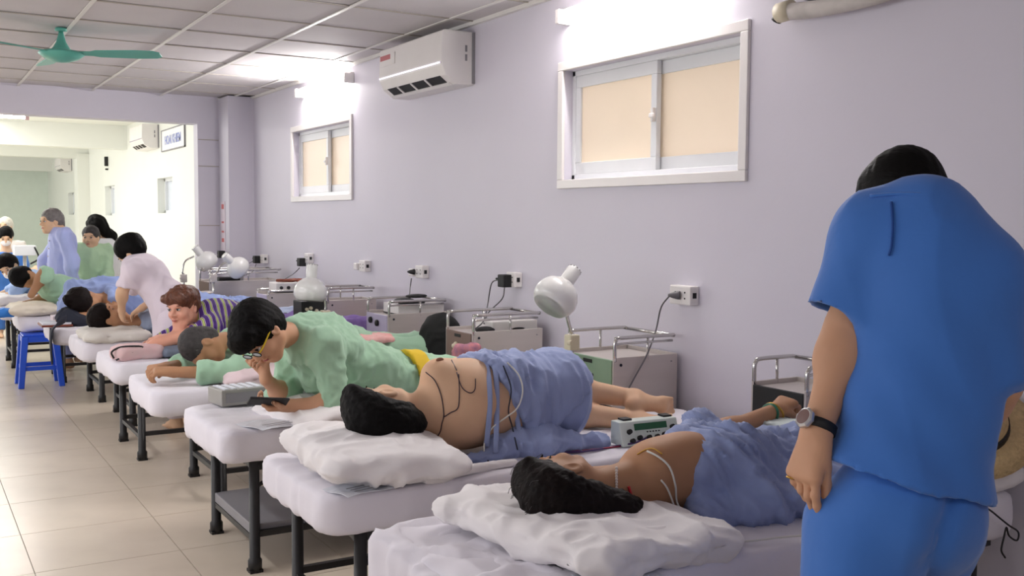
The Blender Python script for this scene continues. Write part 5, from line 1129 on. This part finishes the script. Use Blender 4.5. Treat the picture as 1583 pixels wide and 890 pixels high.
def hxW(sd, W, R):
    a = hcW; sd.cap(a+V(0, -.06, .02), .08, at(172, 366, Y=12.05), .06, .05); sd.cap(at(172, 366, Y=12.05), .055, at(178, 384, Y=12.0), .03, .04); sd.cap(at(165, 364, Y=12.05), .05, at(163, 385, Y=12.0), .02, .04)
hair(pW, Wh, Rh, M_HAIR, 1.05, .011, hxW, .006, (30, 30, 12), low=0, face_cut=False)
st = sd.copy(.03, ['torso', 'armL', 'armR']); st.cap((bx, by, 1.1), .15, (bx+.1, by, .6), .17, .06); st.plane(V(0, 10.5, 1.27), (0, 0, 1)); st.build('coat', mat('white_coat', (236, 236, 240), .8), pW, .016, folds(.010, (8, 7, 3), 85))

# ---- far attendant in blue with mask, white-haired person behind
def upright(label, hx_, hy, Y, col, skin, hairm, mask, f, h=.017, arms=None, seated=False, s=1):
    hc_ = at(hx_, hy, Y=Y); x, y, z = hc_
    J = JD(shL=(x+.16, y+.02, z-.24), shR=(x-.16, y+.02, z-.24), neck=(x, y+.03, z-.17), chest=(x, y+.05, z-.36), pelvis=(x, y+.06, z-.72), hipL=(x+.09, y+.05, z-.77), hipR=(x-.09, y+.05, z-.77), elL=(x+.22, y-.02, z-.48), wrL=(x+.2, y-.22, z-.55), elR=(x-.22, y-.02, z-.48), wrR=(x-.2, y-.22, z-.55), knL=(x+.09, y+.04, .45), knR=(x-.09, y+.04, .45), anL=(x+.09, y+.06, .09), anR=(x-.09, y+.06, .09))
    if arms: J.update({k_: hc_+V(*v_) for k_, v_ in arms.items()})
    sd = body(J); Rh, Wh = head(sd, hc_, f, (0, 0, 1), s, J['neck'], .05); foot(sd, J['anL'], (0, -1, 0), (0, 0, 1)); foot(sd, J['anR'], (0, -1, 0), (0, 0, 1))
    for q in 'LR': hand(sd, J['wr'+q], (0, -1, -.2), (0, 0, 1), 1, s=.95)
    o = person(sd, label, skin, h); face(o, Wh, Rh, s, mask=mask); hair(o, Wh, Rh, hairm, 1.06*s, .011, None, .003, (50, 50, 20), low=0)
    st = sd.copy(.03, ['torso']); st.cap(J['shL'], .07, (np.array(J['shL'])+J['elL'])/2, .068, .04); st.cap(J['shR'], .07, (np.array(J['shR'])+J['elR'])/2, .068, .04); st.plane(V(0, 0, z-.19), (0, 0, 1)); st.build('tunic', col, o, h, folds(.010, (8, 7, 3), 86))
    tr = sd.copy(.03, ['legL', 'legR', ]); tr.plane(V(0, 0, .1), (0, 0, -1)); tr.plane(V(0, 0, z-.62), (0, 0, 1)); tr.build('trousers', col, o, h*1.2, folds(.01, (7, 7, 3), 84))
    return o
upright('masked attendant in blue scrubs in the far bay', 9, 366, 14.0, M_BLUE, M_SK2, M_HAIR, True, (-.1, -.9, -.45), arms=dict(wrL=(.32, -.12, -.38), elL=(.24, 0, -.46)))
upright('white-haired person standing behind the far masked attendant', 8, 350, 15.0, mat('pale_shirt', (222, 214, 208), .8), M_SK2, M_HAIRW, False, (-.4, -.9, 0))
r = thing('machine_stand', 'slim metal machine on a stand between far attendant and lilac shirt', 'device')
q = at(38, 392, Y=13.4); box('head_unit', (q[0]-.12, 13.3, q[2]-.02), (q[0]+.12, 13.5, q[2]+.10), M_ALU, r, .01); MB().cyl((q[0], 13.4, .03), (q[0], 13.4, q[2]), .02).obj('stand', M_CHROME, r, True); MB().lathe([(.18, 0), (.18, .02), (.03, .04)], (q[0], 13.4, 0), (0, 0, 1), 18).obj('base', M_DARK, r, True)
MB().tube([V(q[0]+.1, 13.3, q[2]+.08), V(q[0]+.14, 13.28, q[2]-.05), V(q[0]+.05, 13.3, q[2]-.12)], .01, 6).obj('hose', M_DARK, r, True)
# ------------------------------------------------------------------ stimulator on bed B
r = thing('electro_stimulator', 'white electrotherapy unit with green display and black knobs at feet', 'device')
c0 = at(1000, 682, Z=HT+.01); c1 = at(963, 690, Z=HT+.008); c2 = at(1052, 680, Z=HT+.008)
ex = nrm(V(c2[0]-c1[0], c2[1]-c1[1], 0)); Lx = np.linalg.norm(c2[:2]-c1[:2]); ey = V(-ex[1], ex[0], 0)
M = Matrix(((ex[0], ey[0], 0, c1[0]), (ex[1], ey[1], 0, c1[1]), (0, 0, 1, HT+.004), (0, 0, 0, 1)))
def MM(pts): return [tuple(M @ Vector(p)) for p in pts]
yb_, zt_ = .03, .092
pr = [(0, 0), (.09, 0), (.09, zt_), (yb_, zt_)]
v = MM([(0, a, b) for a, b in pr]+[(Lx, a, b) for a, b in pr]); MB().add(v, [(0, 1, 2, 3), (7, 6, 5, 4), (0, 4, 5, 1), (1, 5, 6, 2), (2, 6, 7, 3), (3, 7, 4, 0)]).obj('casing', mat('pale_mint_plastic', (222, 232, 226), .4), r, bevel=.004)
def onf(u, t, o=0): return tuple(M @ Vector((u*Lx, yb_*t-o*.89, zt_*t+o*.45)))   # on sloping front: u across, t up
def fpanel(name, u0, u1, t0, t1, m, o=.003): MB().add([onf(u0, t0, -.002), onf(u1, t0, -.002), onf(u1, t1, -.002), onf(u0, t1, -.002), onf(u0, t0, o), onf(u1, t0, o), onf(u1, t1, o), onf(u0, t1, o)], [(0, 3, 2, 1), (4, 5, 6, 7), (0, 1, 5, 4), (1, 2, 6, 5), (2, 3, 7, 6), (3, 0, 4, 7)]).obj(name, m, r)
fpanel('display', .24, .80, .62, .88, M_GREEN)
for u, t in ((.14, .58), (.17, .2), (.30, .30), (.46, .28), (.60, .28), (.73, .34), (.89, .62)): MB().cyl(onf(u, t), onf(u, t, .014), .0105, .009, 12).obj('knob', M_DARK, r)
for u in (.34, .49, .64): MB().cyl(onf(u, .33), onf(u, .33, .008), .007, .006, 10).obj('button', M_WHITE, r)
for k in range(5): fpanel('print_mark', .44+.05*k, .47+.05*k, .50, .55, M_DARK, .0006)
for u in (.12, .82): MB().box(tuple((u*Lx, yb_+.02, zt_)), tuple((u*Lx+.04, yb_+.06, zt_+.007)), M).obj('top_pad', M_DARK, r)
# ------------------------------------------------------------------ small things
st_ = thing('plastic_stool', 'blue plastic stool in the aisle under a bed end', 'stool'); sx, sy = 1.02, 9.92; SH = .47
MB().box((sx-.14, sy-.14, SH-.025), (sx+.14, sy+.14, SH)).obj('seat', M_STOOL, st_, bevel=.012)
ap = MB()
for a, b in (((sx-.145, sy-.145), (sx+.145, sy-.13)), ((sx-.145, sy+.13), (sx+.145, sy+.145)), ((sx-.145, sy-.13), (sx-.13, sy+.13)), ((sx+.13, sy-.13), (sx+.145, sy+.13))): ap.box((a[0], a[1], SH-.07), (b[0], b[1], SH-.02))
ap.obj('apron', M_STOOL, st_)
for i in (-1, 1):
    for j in (-1, 1):
        v = []
        for (o, z, hw) in ((.122, SH-.02, .028), (.165, 0, .024)):
            for (a, b) in ((-1, -1), (1, -1), (1, 1), (-1, 1)): v.append((sx+i*o+a*hw, sy+j*o+b*hw, z))
        MB().add(v, [(3, 2, 1, 0), (4, 5, 6, 7), (0, 1, 5, 4), (1, 2, 6, 5), (2, 3, 7, 6), (3, 0, 4, 7)][::1]).obj('leg', M_STOOL, st_, bevel=.006)
for j in (-1, 1):
    box('stretcher', (sx-.14, sy+j*.148-.008, .15), (sx+.14, sy+j*.148+.008, .185), M_STOOL, st_); box('stretcher', (sx+j*.148-.008, sy-.14, .15), (sx+j*.148+.008, sy+.14, .185), M_STOOL, st_)
r = thing('straw_hat', 'straw hat with black ribbon on the right pillow', 'hat'); hp = at(1570, 700, Y=1.98); ha = nrm(V(-.55, -.35, .62))
hp = V(3.0, 2.04, .835)
MB().lathe([(.0, .115), (.05, .112), (.085, .095), (.10, .05), (.106, .0), (.125, -.006), (.19, -.02), (.188, -.024), (.12, -.010), (.1, -.004)], hp, ha, 36).obj('crown_and_brim', M_STRAW, r, True)
MB().lathe([(.1075, .001), (.1045, .035), (.1035, .035), (.106, .001)], hp, ha, 36).obj('ribbon', M_DARK, r, True)
cable('black cord with a looped end hanging over right end of nearest bed', [at(x, y, Y=1.90) for x, y in ((1512, 778), (1530, 788), (1545, 800), (1560, 812), (1574, 822), (1572, 835), (1560, 828), (1556, 815), (1552, 830), (1548, 850), (1554, 862))], M_DARK, .003)
r = thing('brown_folder', 'brown-edged folder on the stool-side bed end', 'folder'); fp0 = at(34, 478, Z=HT+.01)
box('folder_cover', (.93, 8.80, HT+.004), (1.16, 9.1, HT+.02), M_BROWN, r, .003); box('paper_stack', (.94, 8.81, HT+.02), (1.15, 9.09, HT+.034), M_PAPER, r)
tag(box('white_case', (1.05, 9.12, HT+.005), (1.22, 9.3, HT+.06), mat('pale_mauve_box', (216, 200, 208), .6), None, .005), 'pale mauve box behind the brown folder', 'box')
sdk = S().ell((1.15, 8.95, .70), (.10, .10, .07), None, .03); sdk.cap((1.1, 8.9, .66), .05, (1.25, 8.85, .66), .05, .04)
nb_ = sdk.build('shoulder_bag', M_NAVY, None, .012, folds(.008, (9, 9, 9), 3)); tag(nb_, 'navy fabric bag with dangling strap beside hair-bun patient', 'bag')
MB().tube([V(1.10, 8.72, .70), V(1.03, 8.66, .66), V(.985, 8.66, .60), V(.98, 8.68, .45), V(.99, 8.72, .36), V(.985, 8.75, .5), V(.99, 8.75, .62)], .008, 6, 5, flat=(1, 0, 0)).obj('strap', M_NAVY, nb_, True)
tag(S().rbox((.74, 10.02, .65), (.10, .08, .04), .03, None, .02).build('blue_pouch', mat('azure_fabric', (50, 128, 214), .7), None, .012, folds(.006, (9, 9, 9), 3)), 'bright blue pouch at the far left bed edge', 'pouch')
tag(S().cap((.84, 10.02, .645), .022, (.98, 9.98, .64), .02, .03).build('dark_strap_roll', M_NAVY, None, .01), 'navy rolled strap before the cream pillow at left', 'strap')
# slippers/basket under beds
sdk = S().ell((1.62, 4.98, .05), (.12, .05, .045), None, .02); tag(sdk.build('cloth_shoe', mat('cream_shoe', (206, 200, 176), .8), None, .009), 'cream shoe on the floor behind the grey lower shelf', 'shoe')
sdk = S().rbox((1.74, 5.75, .2), (.12, .1, .1), .03, None, .02); tag(sdk.build('dark_bucket', M_DARK, None, .014), 'dark bag standing under the crop-haired man\'s bed', 'bag')
bpy.context.view_layer.update()
